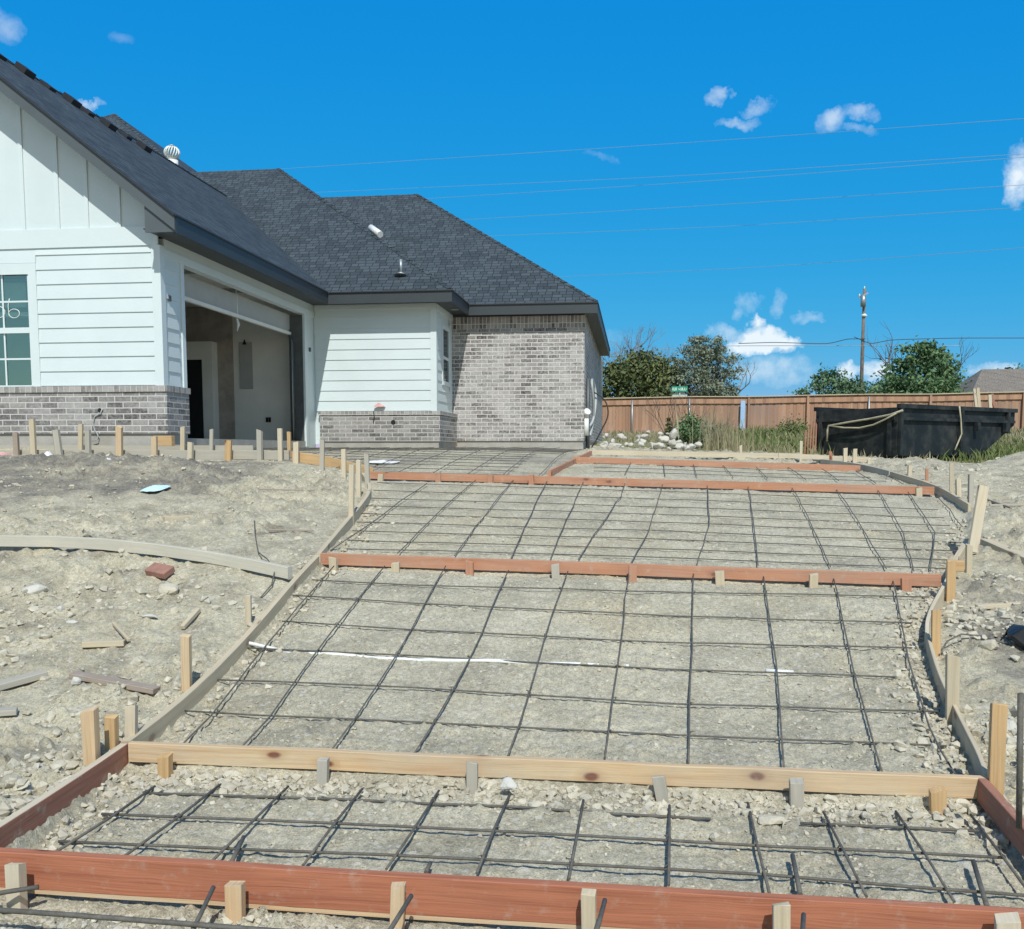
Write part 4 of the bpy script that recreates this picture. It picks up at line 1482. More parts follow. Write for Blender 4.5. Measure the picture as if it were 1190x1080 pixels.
# window
mb = MB()
mb.box((X_W0 - 0.12, FY - 0.03, WZ1), (X_W1 + 0.12, FY + .001, WZ1 + 0.155))
mb.box((X_W0 - 0.12, FY - 0.03, 2.402), (X_W0, FY + .001, WZ1))
mb.box((X_W1, FY - 0.03, 2.402), (X_W1 + 0.12, FY + .001, WZ1))
mb.box((X_W0, FY - 0.04, 2.402), (X_W1, FY + .001, WZ0))
win = hp(mb, 'window', 'trim')
mb = MB()
mb.box((X_W0, FY - 0.012, 3.17), (X_W1, FY + 0.03, 3.25))
for (a, b) in ((X_W0, X_W0 + 0.035), (X_W1 - 0.03, X_W1)):
    mb.box((a, FY - 0.01, WZ0), (b, FY + 0.03, 3.17))
    mb.box((a, FY - 0.01, 3.25), (b, FY + 0.03, WZ1))
hp(mb, 'sash', 'trim', win)
mb = MB()
xm = X_W1 - 0.44
mb.box((xm - 0.012, FY + 0.012, WZ0), (xm + 0.012, FY + 0.022, 3.17))
mb.box((X_W0 + .035, FY + 0.010, 2.79), (xm - 0.012, FY + 0.020, 2.815))
mb.box((xm + 0.012, FY + 0.010, 2.79), (X_W1 - .03, FY + 0.020, 2.815))
mb.box((xm - 0.012, FY + 0.012, 3.25), (xm + 0.012, FY + 0.022, WZ1))
mb.box((X_W0 + .035, FY + 0.010, 3.61), (xm - 0.012, FY + 0.020, 3.635))
mb.box((xm + 0.012, FY + 0.010, 3.61), (X_W1 - .03, FY + 0.020, 3.635))
hp(mb, 'muntin', 'trim', win)
mb = MB()
mb.poly([(X_W0, FY + 0.026, WZ0), (X_W1, FY + 0.026, WZ0), (X_W1, FY + 0.026, WZ1), (X_W0, FY + 0.026, WZ1)])
hp(mb, 'pane', 'glass', win)
# hand painted 36 on the upper pane
def stroke(pts):
    return [onY(x, y, FY + 0.020) for x, y in pts]


mb = MB()
th = np.linspace(0, 2 * math.pi, 15)
six = [(11, 347), (9.5, 355), (10, 362)] + [(16.5 - 6.3 * math.cos(a) , 364.5 - 5.2 * math.sin(a)) for a in th]
mb.tube(stroke(six), 0.006, 5)
three = [(-10, 350), (-2, 348), (0, 352), (-4, 356)] + [(-3 + 9 * math.sin(a), 363 - 7 * math.cos(a)) for a in np.linspace(0, math.pi * 1.1, 9)]
mb.tube(stroke(three), 0.006, 5)
hp(mb, 'painted_number', 'signwhite', win)
# room behind the window
mb = MB()
mb.poly([(X_W0 - 1.2, FY + 2.6, 1.7), (X_W1 + .5, FY + 2.6, 1.7), (X_W1 + .5, FY + 2.6, 4.4), (X_W0 - 1.2, FY + 2.6, 4.4)])
mb.poly([(X_W0 - 1.2, FY + .15, 1.7), (X_W0 - 1.2, FY + 2.6, 1.7), (X_W0 - 1.2, FY + 2.6, 4.4), (X_W0 - 1.2, FY + .15, 4.4)])
mb.poly([(X_W1 + .5, FY + .15, 1.7), (X_W1 + .5, FY + 2.6, 1.7), (X_W1 + .5, FY + 2.6, 4.4), (X_W1 + .5, FY + .15, 4.4)])
mb.poly([(X_W0 - 1.2, FY + .15, 4.4), (X_W1 + .5, FY + .15, 4.4), (X_W1 + .5, FY + 2.6, 4.4), (X_W0 - 1.2, FY + 2.6, 4.4)])
mb.poly([(X_W0 - 1.2, FY + .15, 1.7), (X_W1 + .5, FY + .15, 1.7), (X_W1 + .5, FY + 2.6, 1.7), (X_W0 - 1.2, FY + 2.6, 1.7)])
hp(mb, 'room', 'drywall', win)
mb = MB()
mb.box((-9.9, FY + .5, 3.62), (-9.08, FY + .6, 3.98))
mb.box((-9.9, FY + .4, 3.48), (-8.98, FY + .6, 3.53))
hp(mb, 'shelf', 'drywall', win)

# brick wainscot of the wing
BT = 0.10
mb = MB()
mb.box((XL, FY - BT, 1.72), (HX + BT, FY - .001, 2.31))
mb.box((HX + .001, FY, 1.72), (HX + BT, 13.48, 2.31))
wains = hp(mb, 'brick_base', 'brick')
mb = MB()
mb.box((XL, FY - BT - 0.02, 2.31), (HX + BT + 0.02, FY - .001, 2.395))
mb.box((HX + .001, FY, 2.31), (HX + BT + 0.02, 13.50, 2.395))
hp(mb, 'brick_ledge', 'rowlock', wains)
q = onY(116, 477, FY - BT)
mb = MB()
mb.tube([q + np.array([0, 0.02, 0]), q + np.array([0, -0.004, 0])], 0.032, 12)
hp(mb, 'cable_hole', 'dark', wains)
mb = MB()
mb.tube([onY(x, y, FY - BT - 0.02) for x, y in ((119, 475), (117, 480), (110, 484), (108, 492), (110, 500), (114, 506), (113, 511), (107, 513))], 0.008, 6)
hp(mb, 'hanging_wire', 'cable_w', wains)
# foundation
mb = MB()
mb.box((XL, FY - BT + 0.03, 1.25), (HX + BT - 0.03, FY - 0.002, 1.72))
mb.box((HX + 0.001, FY, 1.25), (HX + BT - 0.03, 13.45, 1.72))
hp(mb, 'foundation', 'concrete')
mb = MB()
mb.box((-6.55, BY - BT + 0.03, 1.25), (BX + BT - 0.03, BY - .002, 1.66))
mb.box((BX + .001, BY, 1.25), (BX + BT - 0.03, KY_ - .002, 1.66))
mb.box((BX + .1, KY_ + 0.03, 1.25), (RX - 0.02, KY_ + 0.3, 1.68))
mb.box((RX - 0.3, KY_ + 0.31, 1.25), (RX - 0.02, 33, 1.68))
hp(mb, 'foundation', 'concrete')
# side wall of the wing: pier, header, end piece
mb = MB()
G0, G1, GT = 13.60, 18.78, 4.22
mb.box((HX - .12, FY + .15, 1.66), (HX, G0, ZS))
mb.box((HX - .12, G0, GT), (HX, G1, ZS))
mb.box((HX - .12, G1, 1.5), (HX, BY - .002, ZS))
side = hp(mb, 'garage_wall', 'paint')
mb = MB()
lap_siding(mb, (HX, FY + .1, 0), (0, 1, 0), (1, 0, 0), 0.41, 2.41, 4.22)
hp(mb, 'siding', 'paint', side)
mb = MB()
mb.box((HX, G0 - 0.10, 2.40), (HX + 0.022, G0, GT + .0))
mb.box((HX, FY + .1, GT), (HX + 0.022, BY - 0.02, GT + 0.12))
mb.box((HX, G1, 1.55), (HX + 0.022, G1 + 0.14, GT))
hp(mb, 'opening_trim', 'trim', side)
mb = MB()
mb.box((HX, 13.1, 3.62), (HX + 0.03, 13.17, 3.70))
hp(mb, 'light_box', 'track', side)
mb = MB()
mb.box((HX, 19.07, 3.5), (HX + 0.03, 19.13, 3.58))
hp(mb, 'light_box', 'track', side)
# garage door frame: header, track
mb = MB()
mb.box((HX - .34, G0 + .02, 3.86), (HX - .28, G1 - .02, 4.20))
hp(mb, 'header_panel', 'mud', side)
mb = MB()
mb.box((HX - .31, G0 + .02, 3.80), (HX - .25, G1 - .02, 3.858))
hp(mb, 'header_beam', 'drywall', side)
mb = MB()
mb.tube([(HX - .22, G1 - .06, 1.67), (HX - .22, G1 - .06, 3.6), (HX - .30, G1 - .06, 3.9)], 0.03, 6)
mb.box((HX - .30, G1 - .03, 1.67), (HX - .02, G1 - .005, 4.2))
hp(mb, 'door_track', 'track', side)
mb = MB()
mb.tube([(HX - .22, G1 - .10, 1.67), (HX - .22, G1 - .10, 3.7)], 0.013, 6)
hp(mb, 'track_edge', 'galv', side)
# garage interior
gy0, gy1, gx0 = FY + .16, BY - .16, -13.6
mb = MB()
mb.poly([(gx0, gy1, ZF), (HX - .13, gy1, ZF), (HX - .13, gy1, ZS), (gx0, gy1, ZS)])
mb.poly([(gx0, gy0, ZF), (gx0, gy0, ZS), (gx0, gy1, ZS), (gx0, gy1, ZF)])
mb.poly([(gx0, gy0 + 2.8, ZF), (gx0, gy0 + 2.8, ZS), (HX - 1.6, gy0 + 2.8, ZS), (HX - 1.6, gy0 + 2.8, ZF)]) if False else None
inter = hp(mb, 'garage_interior', 'drywall')
mb = MB()
mb.poly([(X_W1 + .62, gy0, ZF), (X_W1 + .62, gy0, ZS), (HX - .13, gy0, ZS), (HX - .13, gy0, ZF)])
hp(mb, 'partition', 'drywall', inter)
mb = MB()
mb.poly([(gx0, gy0, ZS - .01), (HX - .12, gy0, ZS - .01), (HX - .12, gy1, ZS - .01), (gx0, gy1, ZS - .01)])
hp(mb, 'ceiling', 'drywall', inter)
mb = MB()
mb.box((XL, FY + .002, 1.3), (HX - .001, BY - .003, ZF))
hp(mb, 'floor_slab', 'concrete', inter)
# doorway in the back of the garage with raw edges
yb = gy1 - 0.02
a = onY(268, 357, yb)
b = onY(275, 505, yb)
dx1 = (a[0] + b[0]) / 2
mb = MB()
mb.box((dx1 - 2.2, yb - .03, ZF), (dx1, yb, a[2]))
dw = hp(mb, 'doorway', 'raw')
mb = MB()
fx = onY(254, 440, yb)[0]
mb.box((fx - .22, yb - .30, ZF), (fx, yb - .031, 3.72))
mb.box((fx - 1.6, yb - .30, 3.35), (fx - .22, yb - .031, 3.72))
hp(mb, 'door_frame', 'drywall', dw)
mb = MB()
mb.box((fx - 1.6, yb - .29, ZF), (fx - .221, yb - .04, 3.349))
hp(mb, 'door_gap', 'dark', dw)
# patch, outlet, cord
p0, p1 = onY(278, 398, yb), onY(294, 452, yb)
mb = MB()
mb.box((p0[0], yb - .008, p1[2]), (p1[0], yb + .01, p0[2]))
hp(mb, 'drywall_patch', 'mud', inter)
q = onY(284, 399, yb)
mb = MB()
mb.poly([(q[0] - .04, yb - .012, q[2] - .03), (q[0] + .05, yb - .012, q[2] - .03), (q[0] + .005, yb - .012, q[2] + .09)])
hp(mb, 'light_hole', 'dark', inter)
q = onY(312, 488, yb)
mb = MB()
mb.box((q[0] - .055, yb - .012, q[2] - .05), (q[0] - .005, yb, q[2] + .05))
mb.box((q[0] + .005, yb - .012, q[2] - .05), (q[0] + .055, yb, q[2] + .05))
hp(mb, 'outlet_box', 'dark', inter)
yc = 16.2
mb = MB()
mb.tube([onY(274, 325, yc), onY(276, 365, yc), onY(275, 372, yc)], 0.014, 5)
c1 = onY(275, 370, yc)
mb.tube([c1, onY(277, 377, yc), onY(275.5, 385, yc)], [0.02, 0.028, 0.008], 7)
hp(mb, 'pull_cord', 'pvc', inter)
# ceiling battens seen in the gloom
mb = MB()
mb.box((-13, 15.2, ZS - .08), (HX - .4, 15.28, ZS - .012))
mb.box((-13, 17.1, ZS - .08), (HX - .4, 17.18, ZS - .012))
hp(mb, 'ceiling_furring', 'mud', inter)

# bay
mb = MB()
mb.box((HX + .001, BY, 1.6), (BX, BY + .15, ZS))
mb.box((BX - .15, BY + .151, 1.6), (BX, KY_ - .002, ZS))
bay = hp(mb, 'bay_wall', 'paint')
mb = MB()
lap_siding(mb, (HX + .03, BY, 0), (1, 0, 0), (0, -1, 0), BX - .1 - HX - .03, 2.29, 4.38, 0.212)
hp(mb, 'siding', 'paint', bay)
mb = MB()
lap_siding(mb, (BX, BY + .1, 0), (0, 1, 0), (1, 0, 0), 0.48, 2.29, 4.36, 0.212)
lap_siding(mb, (BX, BY + 1.42, 0), (0, 1, 0), (1, 0, 0), 0.25, 2.29, 4.36, 0.212)
lap_siding(mb, (BX, BY + .58, 0), (0, 1, 0), (1, 0, 0), 0.84, 2.29, 2.80, 0.212)
hp(mb, 'siding', 'paint', bay)
mb = MB()
mb.box((BX - .1, BY - .028, 2.28), (BX + .028, BY, 4.38))
mb.box((BX, BY, 2.28), (BX + .028, BY + .1, 4.38))
mb.box((HX + .03, BY - .024, 4.38), (BX + .03, BY, ZS - .002))
mb.box((BX, BY + .1, 4.36), (BX + .024, KY_ - .004, ZS - .002))
hp(mb, 'corner_trim', 'trim', bay)
wy0, wy1, wz0, wz1 = BY + .68, BY + 1.32, 2.95, 4.05
mb = MB()
mb.box((BX, wy0 - .09, wz0 - .09), (BX + .03, wy0, wz1 + .09))
mb.box((BX, wy1, wz0 - .09), (BX + .03, wy1 + .09, wz1 + .09))
mb.box((BX, wy0, wz1), (BX + .03, wy1, wz1 + .09))
mb.box((BX, wy0, wz0 - .09), (BX + .035, wy1, wz0))
mb.box((BX, wy0, 3.42), (BX + .02, wy1, 3.48))
bw = hp(mb, 'window', 'trim')
mb = MB()
mb.box((BX + .001, wy0, wz0), (BX + .006, wy1, 3.42))
mb.box((BX + .001, wy0, 3.48), (BX + .006, wy1, wz1))
hp(mb, 'pane', plain('dark window glass', (0.03, 0.055, 0.07), 0.06, 0.1, 2), bw)
mb = MB()
mb.box((-6.56, BY - BT, 1.66), (BX + BT, BY - .001, 2.20))
mb.box((BX + .001, BY, 1.66), (BX + BT, KY_ - .003, 2.20))
bb = hp(mb, 'brick_base', 'brick')
mb = MB()
mb.box((-6.59, BY - BT - .02, 2.20), (BX + BT + .02, BY - .001, 2.28))
mb.box((BX + .001, BY, 2.20), (BX + BT + .02, KY_ - .003, 2.28))
hp(mb, 'brick_ledge', 'rowlock', bb)
q = onY(457, 491, BY - BT)
mb = MB()
mb.tube([q + np.array([0, .02, 0]), q + np.array([0, -.005, 0])], 0.05, 12)
hp(mb, 'pipe_hole', 'dark', bb)
mb = MB()
mb.tube([onY(x, y, BY - BT - .02) for x, y in ((434, 478), (435, 484), (434, 491))], 0.010, 5)
hp(mb, 'hanging_wire', 'cable_k', bb)
crumple(441, 474.5, 0.24, 0.10, 0.12, 'pinkbag', 'wrapper', 'crumpled pinkish wrapper sitting on the bay brick ledge', 'litter', 9, 6, Y=BY - 0.06)

# brick wall at the right
mb = MB()
mb.box((BX + .002, KY_, 1.68), (RX, KY_ + .12, 4.08))
mb.box((RX - .12, KY_ + .121, 1.68), (RX, 33, ZS))
kw = hp(mb, 'brick_wall', 'brick2')
mb = MB()
mb.box((BX + .002, KY_ - .022, 4.17), (RX + .004, KY_ + .1, 4.43))
hp(mb, 'soldier_course', 'soldier', kw)
mb = MB()
mb.box((BX + .002, KY_ - .014, 4.08), (RX + .003, KY_ + .1, 4.17))
hp(mb, 'header_course', 'brick', kw)
mb = MB()
mb.box((BX + .002, KY_ - .01, 4.43), (RX, KY_ + .1, ZS - .002))
hp(mb, 'frieze', 'fascia', kw)

# roofs
def roof_poly(mb, pts, eave_dir):
    """slope with UV: u along the eave, v up the slope (metres)"""
    e = np.array(eave_dir, float)
    a, b, c = (np.array(pts[k], float) for k in (0, 1, 2))
    n = np.cross(b - a, c - a)
    n /= np.linalg.norm(n)
    v = np.cross(n, e)
    if v[2] < 0:
        v = -v
    mb.poly(pts, [(float(np.dot(p, e)), float(np.dot(p, v))) for p in np.array(pts, float)])


ZE = 4.67
# wing gable
ex, ey0, ey1 = -6.21, 12.42, 30.0
rx_, rz_ = -10.33, ZE + PW * (-6.21 + 10.33)
mb = MB()
roof_poly(mb, [(ex, ey0, ZE), (ex, ey1, ZE), (rx_, ey1, rz_), (rx_, ey0, rz_)], (0, 1, 0))
roof_poly(mb, [(2 * rx_ - ex, ey1, ZE), (2 * rx_ - ex, ey0, ZE), (rx_, ey0, rz_), (rx_, ey1, rz_)], (0, -1, 0))
roof = hp(mb, 'roof', 'shingle')
mb = MB()
t_ = 0.03
for k in range(2):
    s1 = 1 if k == 0 else -1
    xe = ex if k == 0 else 2 * rx_ - ex
    mb.hexa([(xe, ey0, ZE - .03), (rx_, ey0, rz_ - .03), (rx_, ey0 + .03, rz_ - .03), (xe, ey0 + .03, ZE - .03),
             (xe, ey0, ZE - .003), (rx_, ey0, rz_ - .003), (rx_, ey0 + .03, rz_ - .003), (xe, ey0 + .03, ZE - .003)])
hp(mb, 'drip_edge', 'drip', roof)
mb = MB()
for i in range(60):
    y0 = ey0 + i * 0.29
    for sgn in (1, -1):
        p0 = np.array([rx_, y0, rz_ + .022])
        q = np.array([rx_ + sgn * .16, y0, rz_ - .16 * PW + .022])
        mb.poly([p0, q, q + np.array([0, .29, -.012]), p0 + np.array([0, .29, -.012])])
hp(mb, 'ridge_cap', 'shingle', roof)
# rake boards
mb = MB()
for k in range(2):
    f_ = (lambda x: x) if k == 0 else (lambda x: 2 * rx_ - x)
    xe = -6.22
    mb.hexa([(f_(xe), ey0 + .03, ZE - .215), (f_(rx_), ey0 + .03, rz_ - .215), (f_(rx_), ey0 + .06, rz_ - .215), (f_(xe), ey0 + .06, ZE - .215),
             (f_(xe), ey0 + .03, ZE - .032), (f_(rx_), ey0 + .03, rz_ - .032), (f_(rx_), ey0 + .06, rz_ - .032), (f_(xe), ey0 + .06, ZE - .032)])
mb.hexa([(-6.66, ey0 + .061, 4.44), (-6.22, ey0 + .061, 4.44), (-6.22, ey0 + .09, 4.44), (-6.66, ey0 + .09, 4.44),
         (-6.66, ey0 + .061, 4.80), (-6.22, ey0 + .061, 4.50), (-6.22, ey0 + .09, 4.50), (-6.66, ey0 + .09, 4.80)])
hp(mb, 'rake_board', 'rake', roof)
mb = MB()
for k in range(2):
    f_ = (lambda x: x) if k == 0 else (lambda x: 2 * rx_ - x)
    mb.hexa([(f_(-6.3), ey0 + .061, ZE - .15), (f_(rx_), ey0 + .061, rz_ - .215), (f_(rx_), FY - .001, rz_ - .215), (f_(-6.3), FY - .001, ZE - .15),
             (f_(-6.3), ey0 + .061, ZE - .11), (f_(rx_), ey0 + .061, rz_ - .175), (f_(rx_), FY - .001, rz_ - .175), (f_(-6.3), FY - .001, ZE - .11)])
hp(mb, 'rake_soffit', 'rake', roof)


def hip(x0, x1, y0, y1, ze, name, full_right=True, drop=0.0):
    """hip roof with equal pitch; ridge along X"""
    t = (y1 - y0) / 2
    zr_ = ze + PM * t
    mb = MB()
    roof_poly(mb, [(x0, y0, ze), (x1, y0, ze), (x1 - t, y0 + t, zr_), (x0 + t, y0 + t, zr_)], (1, 0, 0))
    roof_poly(mb, [(x1, y0, ze), (x1, y1, ze), (x1 - t, y0 + t, zr_)], (0, 1, 0))
    roof_poly(mb, [(x1, y1, ze), (x0, y1, ze), (x0 + t, y0 + t, zr_), (x1 - t, y0 + t, zr_)], (-1, 0, 0))
    roof_poly(mb, [(x0, y1, ze), (x0, y0, ze), (x0 + t, y0 + t, zr_)], (0, -1, 0))
    o = hp(mb, name, 'shingle')
    mb = MB()
    a, b = np.array([x1, y0, ze + .012]), np.array([x1 - t, y0 + t, zr_ + .012])
    n = int(np.linalg.norm(b - a) / .28)
    for i in range(n):
        p, q = a + (b - a) * i / n, a + (b - a) * (i + 1) / n
        l = np.array([-.10, 0, -.0]), np.array([0, .10, 0])
        mb.poly([p + np.array([0, 0, .014]), q + np.array([0, 0, .002]), q + l[0] + np.array([0, 0, -.006]), p + l[0] + np.array([0, 0, 0.004])])
        mb.poly([q + np.array([0, 0, .002]), p + np.array([0, 0, .014]), p + l[1] + np.array([0, 0, 0.004]), q + l[1] + np.array([0, 0, -.006])])
    hp(mb, 'hip_cap', 'shingle', o)
    return o


r2 = hip(-20.0, -3.65, 18.92, 18.92 + 11.38, ZE, 'roof')
r1 = hip(-18.0, -0.83, 20.88, 20.88 + 10.30, ZE, 'roof')
r0 = hip(-26.5, -6.30, 18.96, 18.96 + 20.1, ZE - .004, 'roof')
# fascia boards
def fas(lo, hi, name='fascia'):
    mb = MB()
    mb.box(lo, hi)
    return hp(mb, name, 'fascia')


fz0, fz1 = 4.43, 4.655
fas((-6.245, 12.49, fz0), (-6.215, 18.93, fz1))
fas((-6.214, 18.93, fz0), (-3.66, 18.96, fz1))
fas((-3.69, 18.961, fz0), (-3.66, 20.89, fz1))
fas((-3.659, 20.89, fz0), (-0.84, 20.92, fz1))
fas((-0.87, 20.921, fz0), (-0.84, 31.1, fz1))
mb = MB()
for lo, hi in (((-6.215, 12.46, 4.645), (-6.195, 18.90, 4.668)), ((-6.194, 18.90, 4.645), (-3.64, 18.928, 4.668)), ((-3.658, 18.93, 4.645), (-3.638, 20.86, 4.668)),
               ((-3.637, 20.862, 4.645), (-0.82, 20.888, 4.668)), ((-0.838, 20.89, 4.645), (-0.82, 31.1, 4.668))):
    mb.box(lo, hi)
hp(mb, 'drip_edge', 'drip')
mb = MB()
for lo, hi in (((HX + .001, 12.49, ZS), (-6.246, 18.96, ZS + .02)), ((HX + .001, 18.961, ZS), (-3.691, BY - .001, ZS + .02)), ((BX + .001, BY, ZS), (-3.691, 20.921, ZS + .02)),
               ((BX + .001, 20.922, ZS), (-0.871, KY_ - .001, ZS + .02)), ((RX + .001, KY_, ZS), (-0.871, 31.0, ZS + .02))):
    mb.box(lo, hi)
hp(mb, 'soffit', 'fascia')
# soffit light at the bay corner
mb = MB()
mb.tube([(-3.86, 20.3, ZS - .012), (-3.86, 20.3, ZS - .001)], 0.09, 14)
hp(mb, 'soffit_light', 'galv')
# white pipe along the hip and small vent pipe
def on_roof2(px, py):
    d = ray(px, py)
    # front plane of the middle roof: z = ZE + PM (y - 18.92)
    t = (ZE - PM * 18.92 - CAM[2]) / (d[2] - PM * d[1])
    return CAM + d * t


a, b = on_roof2(431, 268), on_roof2(442, 276)
mb = MB()
mb.tube([a + np.array([0, 0, .06]), b + np.array([0, 0, .06])], 0.075, 10)
hp(mb, 'flue_pipe', 'pvc', r2)
a = on_roof2(466, 320)
mb = MB()
mb.tube([a, a + np.array([0, 0, .32])], 0.035, 9)
mb.tube([a + np.array([0, -.02, -.02]), a + np.array([0, 0, .05])], [0.14, 0.05], 10)
hp(mb, 'vent_pipe', 'galv', r2)
# turbine vent
tv = onY(200, 184, 25.3) - np.array([0, 0, 0.22])
mb = MB()
mb.tube([tv + np.array([0, 0, -.15]), tv + np.array([0, 0, .16])], 0.16, 14)
hp(mb, 'vent_collar', 'pvc', r0)
mb = MB()
for k in range(16):
    an = 2 * math.pi * k / 16
    path = []
    for j in range(7):
        ph = -1.25 + 2.5 * j / 6
        path.append(tv + np.array([0, 0, .36]) + np.array([.20 * math.cos(ph) * math.cos(an + .25 * ph), .20 * math.cos(ph) * math.sin(an + .25 * ph), .17 * math.sin(ph)]))
    mb.tube(path, 0.022, 4)
mb.tube([tv + np.array([0, 0, .53]), tv + np.array([0, 0, .57])], [.12, .03], 12)
hp(mb, 'turbine_head', 'signwhite', r0)

# shingle bundles resting near the ridge
for (px, py, lb) in ((19, 78, 'nearest black shingle bundle at the upper left roof edge'), (74, 113, 'second black shingle bundle down the left ridge'), (117, 141, 'third black shingle bundle below the peak behind'), (159, 167, 'last black shingle bundle nearest the white turbine vent')):
    d = ray(px, py)
    t = (ZE + PW * ex - CAM[2]) / (d[2] + PW * d[0])
    p = CAM + d * t
    th_ = thing('shingle_bundle', lb, 'shingle bundle', tuple(p), 'shingle bundles on the roof')
    sl = np.array([-1, 0, PW]) / math.hypot(1, PW)
    nn = np.array([PW, 0, 1]) / math.hypot(1, PW)
    for j, (dy, dl, hh) in enumerate(((0.0, -.16, .09), (-.55, -.06, .05))):
        mb = MB()
        c = p + np.array([0, dy, 0]) + sl * dl + nn * (hh / 2 + .004)
        mb.beam(c - np.array([0, .13 - .04 * j, 0]), c + np.array([0, .13 - .04 * j, 0]), .22, hh, up=nn)
        part(mb, 'bundle', M['bundle'], th_)

# meter conduit and cables on the far right wall
mb = MB()
x_ = RX + 0.05
mb.tube([(x_, 21.9, 1.45), (x_, 21.9, 3.1)], 0.045, 8)
cd = thing('conduit', 'grey conduit riser on the right brick wall', 'conduit', (x_, 21.9, 1.45))
part(mb, 'riser', M['track'], cd)
mb = MB()
mb.tube([(x_ - .02, 21.45, 1.8), (x_ - .02, 21.45, 2.2)], 0.07, 10)
mb.tube([(x_ - .02, 21.45, 2.2), (x_ - .02, 21.42, 2.3), (x_ + .02, 21.36, 2.34)], [0.075, 0.075, 0.08], 10)
part(mb, 'white_stub', M['pvc'], cd)
cp = [(x_, 22.0, 2.0), (x_ + .1, 22.3, 2.1), (x_ + .16, 22.7, 2.6), (x_ + .12, 22.8, 3.0), (x_ + .06, 22.4, 3.15), (x_ + .08, 22.0, 3.0), (x_ + .12, 22.3, 2.5), (x_ + .1, 22.5, 2.1), (x_ + .04, 22.1, 1.8)]
mb = MB()
mb.tube(smooth_pts([np.array(a) * (1 - t) + np.array(b) * t for a, b in zip(cp[:-1], cp[1:]) for t in (0, .2, .4, .6, .8)] + [np.array(cp[-1])], 6), 0.03, 7)
tag(mb.build('cable_coil', M['cable_w'], None, base=cp[0]), 'loop of pale cable hanging on the right brick wall', 'cable')
pts = [onY(x, y, 22.6) for x, y in ((687, 521), (694, 510), (700, 498), (706, 487), (707, 478), (705, 468), (698, 460), (690, 456))]
mb = MB()
mb.tube(smooth_pts([a * (1 - t) + b * t for a, b in zip(pts[:-1], pts[1:]) for t in (0, .25, .5, .75)] + [pts[-1]], 4), 0.018, 6)
tag(mb.build('cable', M['cable_k'], None, base=tuple(pts[0])), 'dark cable bowing out from the right brick wall', 'cable')

# ------------------------------------------------------------------ fence
YF = 42.0
fence = thing('wood_fence', 'long reddish brown picket fence with capped top behind the site', 'fence', (0, YF, 2.0))
def fz(x):
    return 3.72 + 0.007 * x + 0.02 * math.sin(x * 0.9)
posts = [onY(x, 480, YF)[0] for x in (734.6, 801, 869.7, 938, 1009, 1080, 1151, 1188)]
posts = [posts[0] - 2.58 * k for k in range(4, 0, -1)] + posts + [posts[-1] + 1.3 + 2.58 * k for k in range(5)]
for i in range(len(posts) - 1):
    x0, x1 = posts[i], posts[i + 1]
    mb = MB()
    n = max(1, round((x1 - x0) / 0.145))
    for k in range(n):
        a, b = x0 + (x1 - x0) * k / n, x0 + (x1 - x0) * (k + 1) / n - 0.006
        zt = fz((a + b) / 2) - .02
        yy = YF + 0.012 * (k % 2) + random.uniform(0, .004)
        mb.hexa([(a, yy, 1.6), (b, yy, 1.6), (b, yy + .016, 1.6), (a, yy + .016, 1.6), (a, yy, zt), (b, yy, zt), (b, yy + .016, zt), (a, yy + .016, zt)])
    pn = part(mb, 'panel', M['fencewood'], fence)
    mb = MB()
    mb.beam((x0, YF - .03, fz(x0) - .20), (x1, YF - .03, fz(x1) - .20), .045, .20)
    part(mb, 'top_rail', M['fencewood'], fence)
    mb = MB()
    mb.beam((x0, YF - .03, fz(x0) + .0), (x1, YF - .03, fz(x1) + .0), .16, .04)
    part(mb, 'cap', M['tan'], fence)
for i, x in enumerate(posts):
    mb = MB()
    if i in (4, 5, 8):
        mb.tube([(x, YF - .09, 1.6), (x, YF - .09, fz(x) - .1)], 0.04, 8)
        part(mb, 'post', M['galv'], fence)
    else:
        mb.box((x - .045, YF - .15, 1.6), (x + .045, YF - .056, fz(x) - .05))
        part(mb, 'post', M['fencewood'], fence)
# sheet of blue metal against the fence
p = onY(866, 500, YF - .25)
mb = MB()
q0, q1 = onY(862.5, 502, YF - .3), onY(867.5, 466, YF - .2)
mb.beam(q0, (q0[0] + .02, q1[1], q1[2]), .05, .20, up=(1, 0, 0))
tag(mb.build('metal_sheet', M['bluemetal'], None, base=tuple(q0), bevel=.01), 'narrow pale blue metal sheet leaning on the fence', 'metal sheet')
# gate brace lumber by the dumpster
for (xa, ya, xb, yb_, mt, lb) in ((1137, 480, 1132, 452, 'pale', 'left of two slanted pale posts behind the dumpster'), (1140, 480, 1136, 451, 'tan', 'right of two slanted posts behind the dumpster'),
                                  (1152, 478, 1150, 459, 'pale', 'stout pale post behind the right end of the dumpster'), (1164, 480, 1153, 464, 'brownred', 'brown diagonal brace beside the stout pale post')):
    loose_board(onY(xa, ya + 14, 33.5), onY(xb, yb_, 33.6), .07, .10 if mt != 'pale' or xa > 1150 else .08, mt, lb, up=(1, 0, 0), name='wooden_post', cat='post')

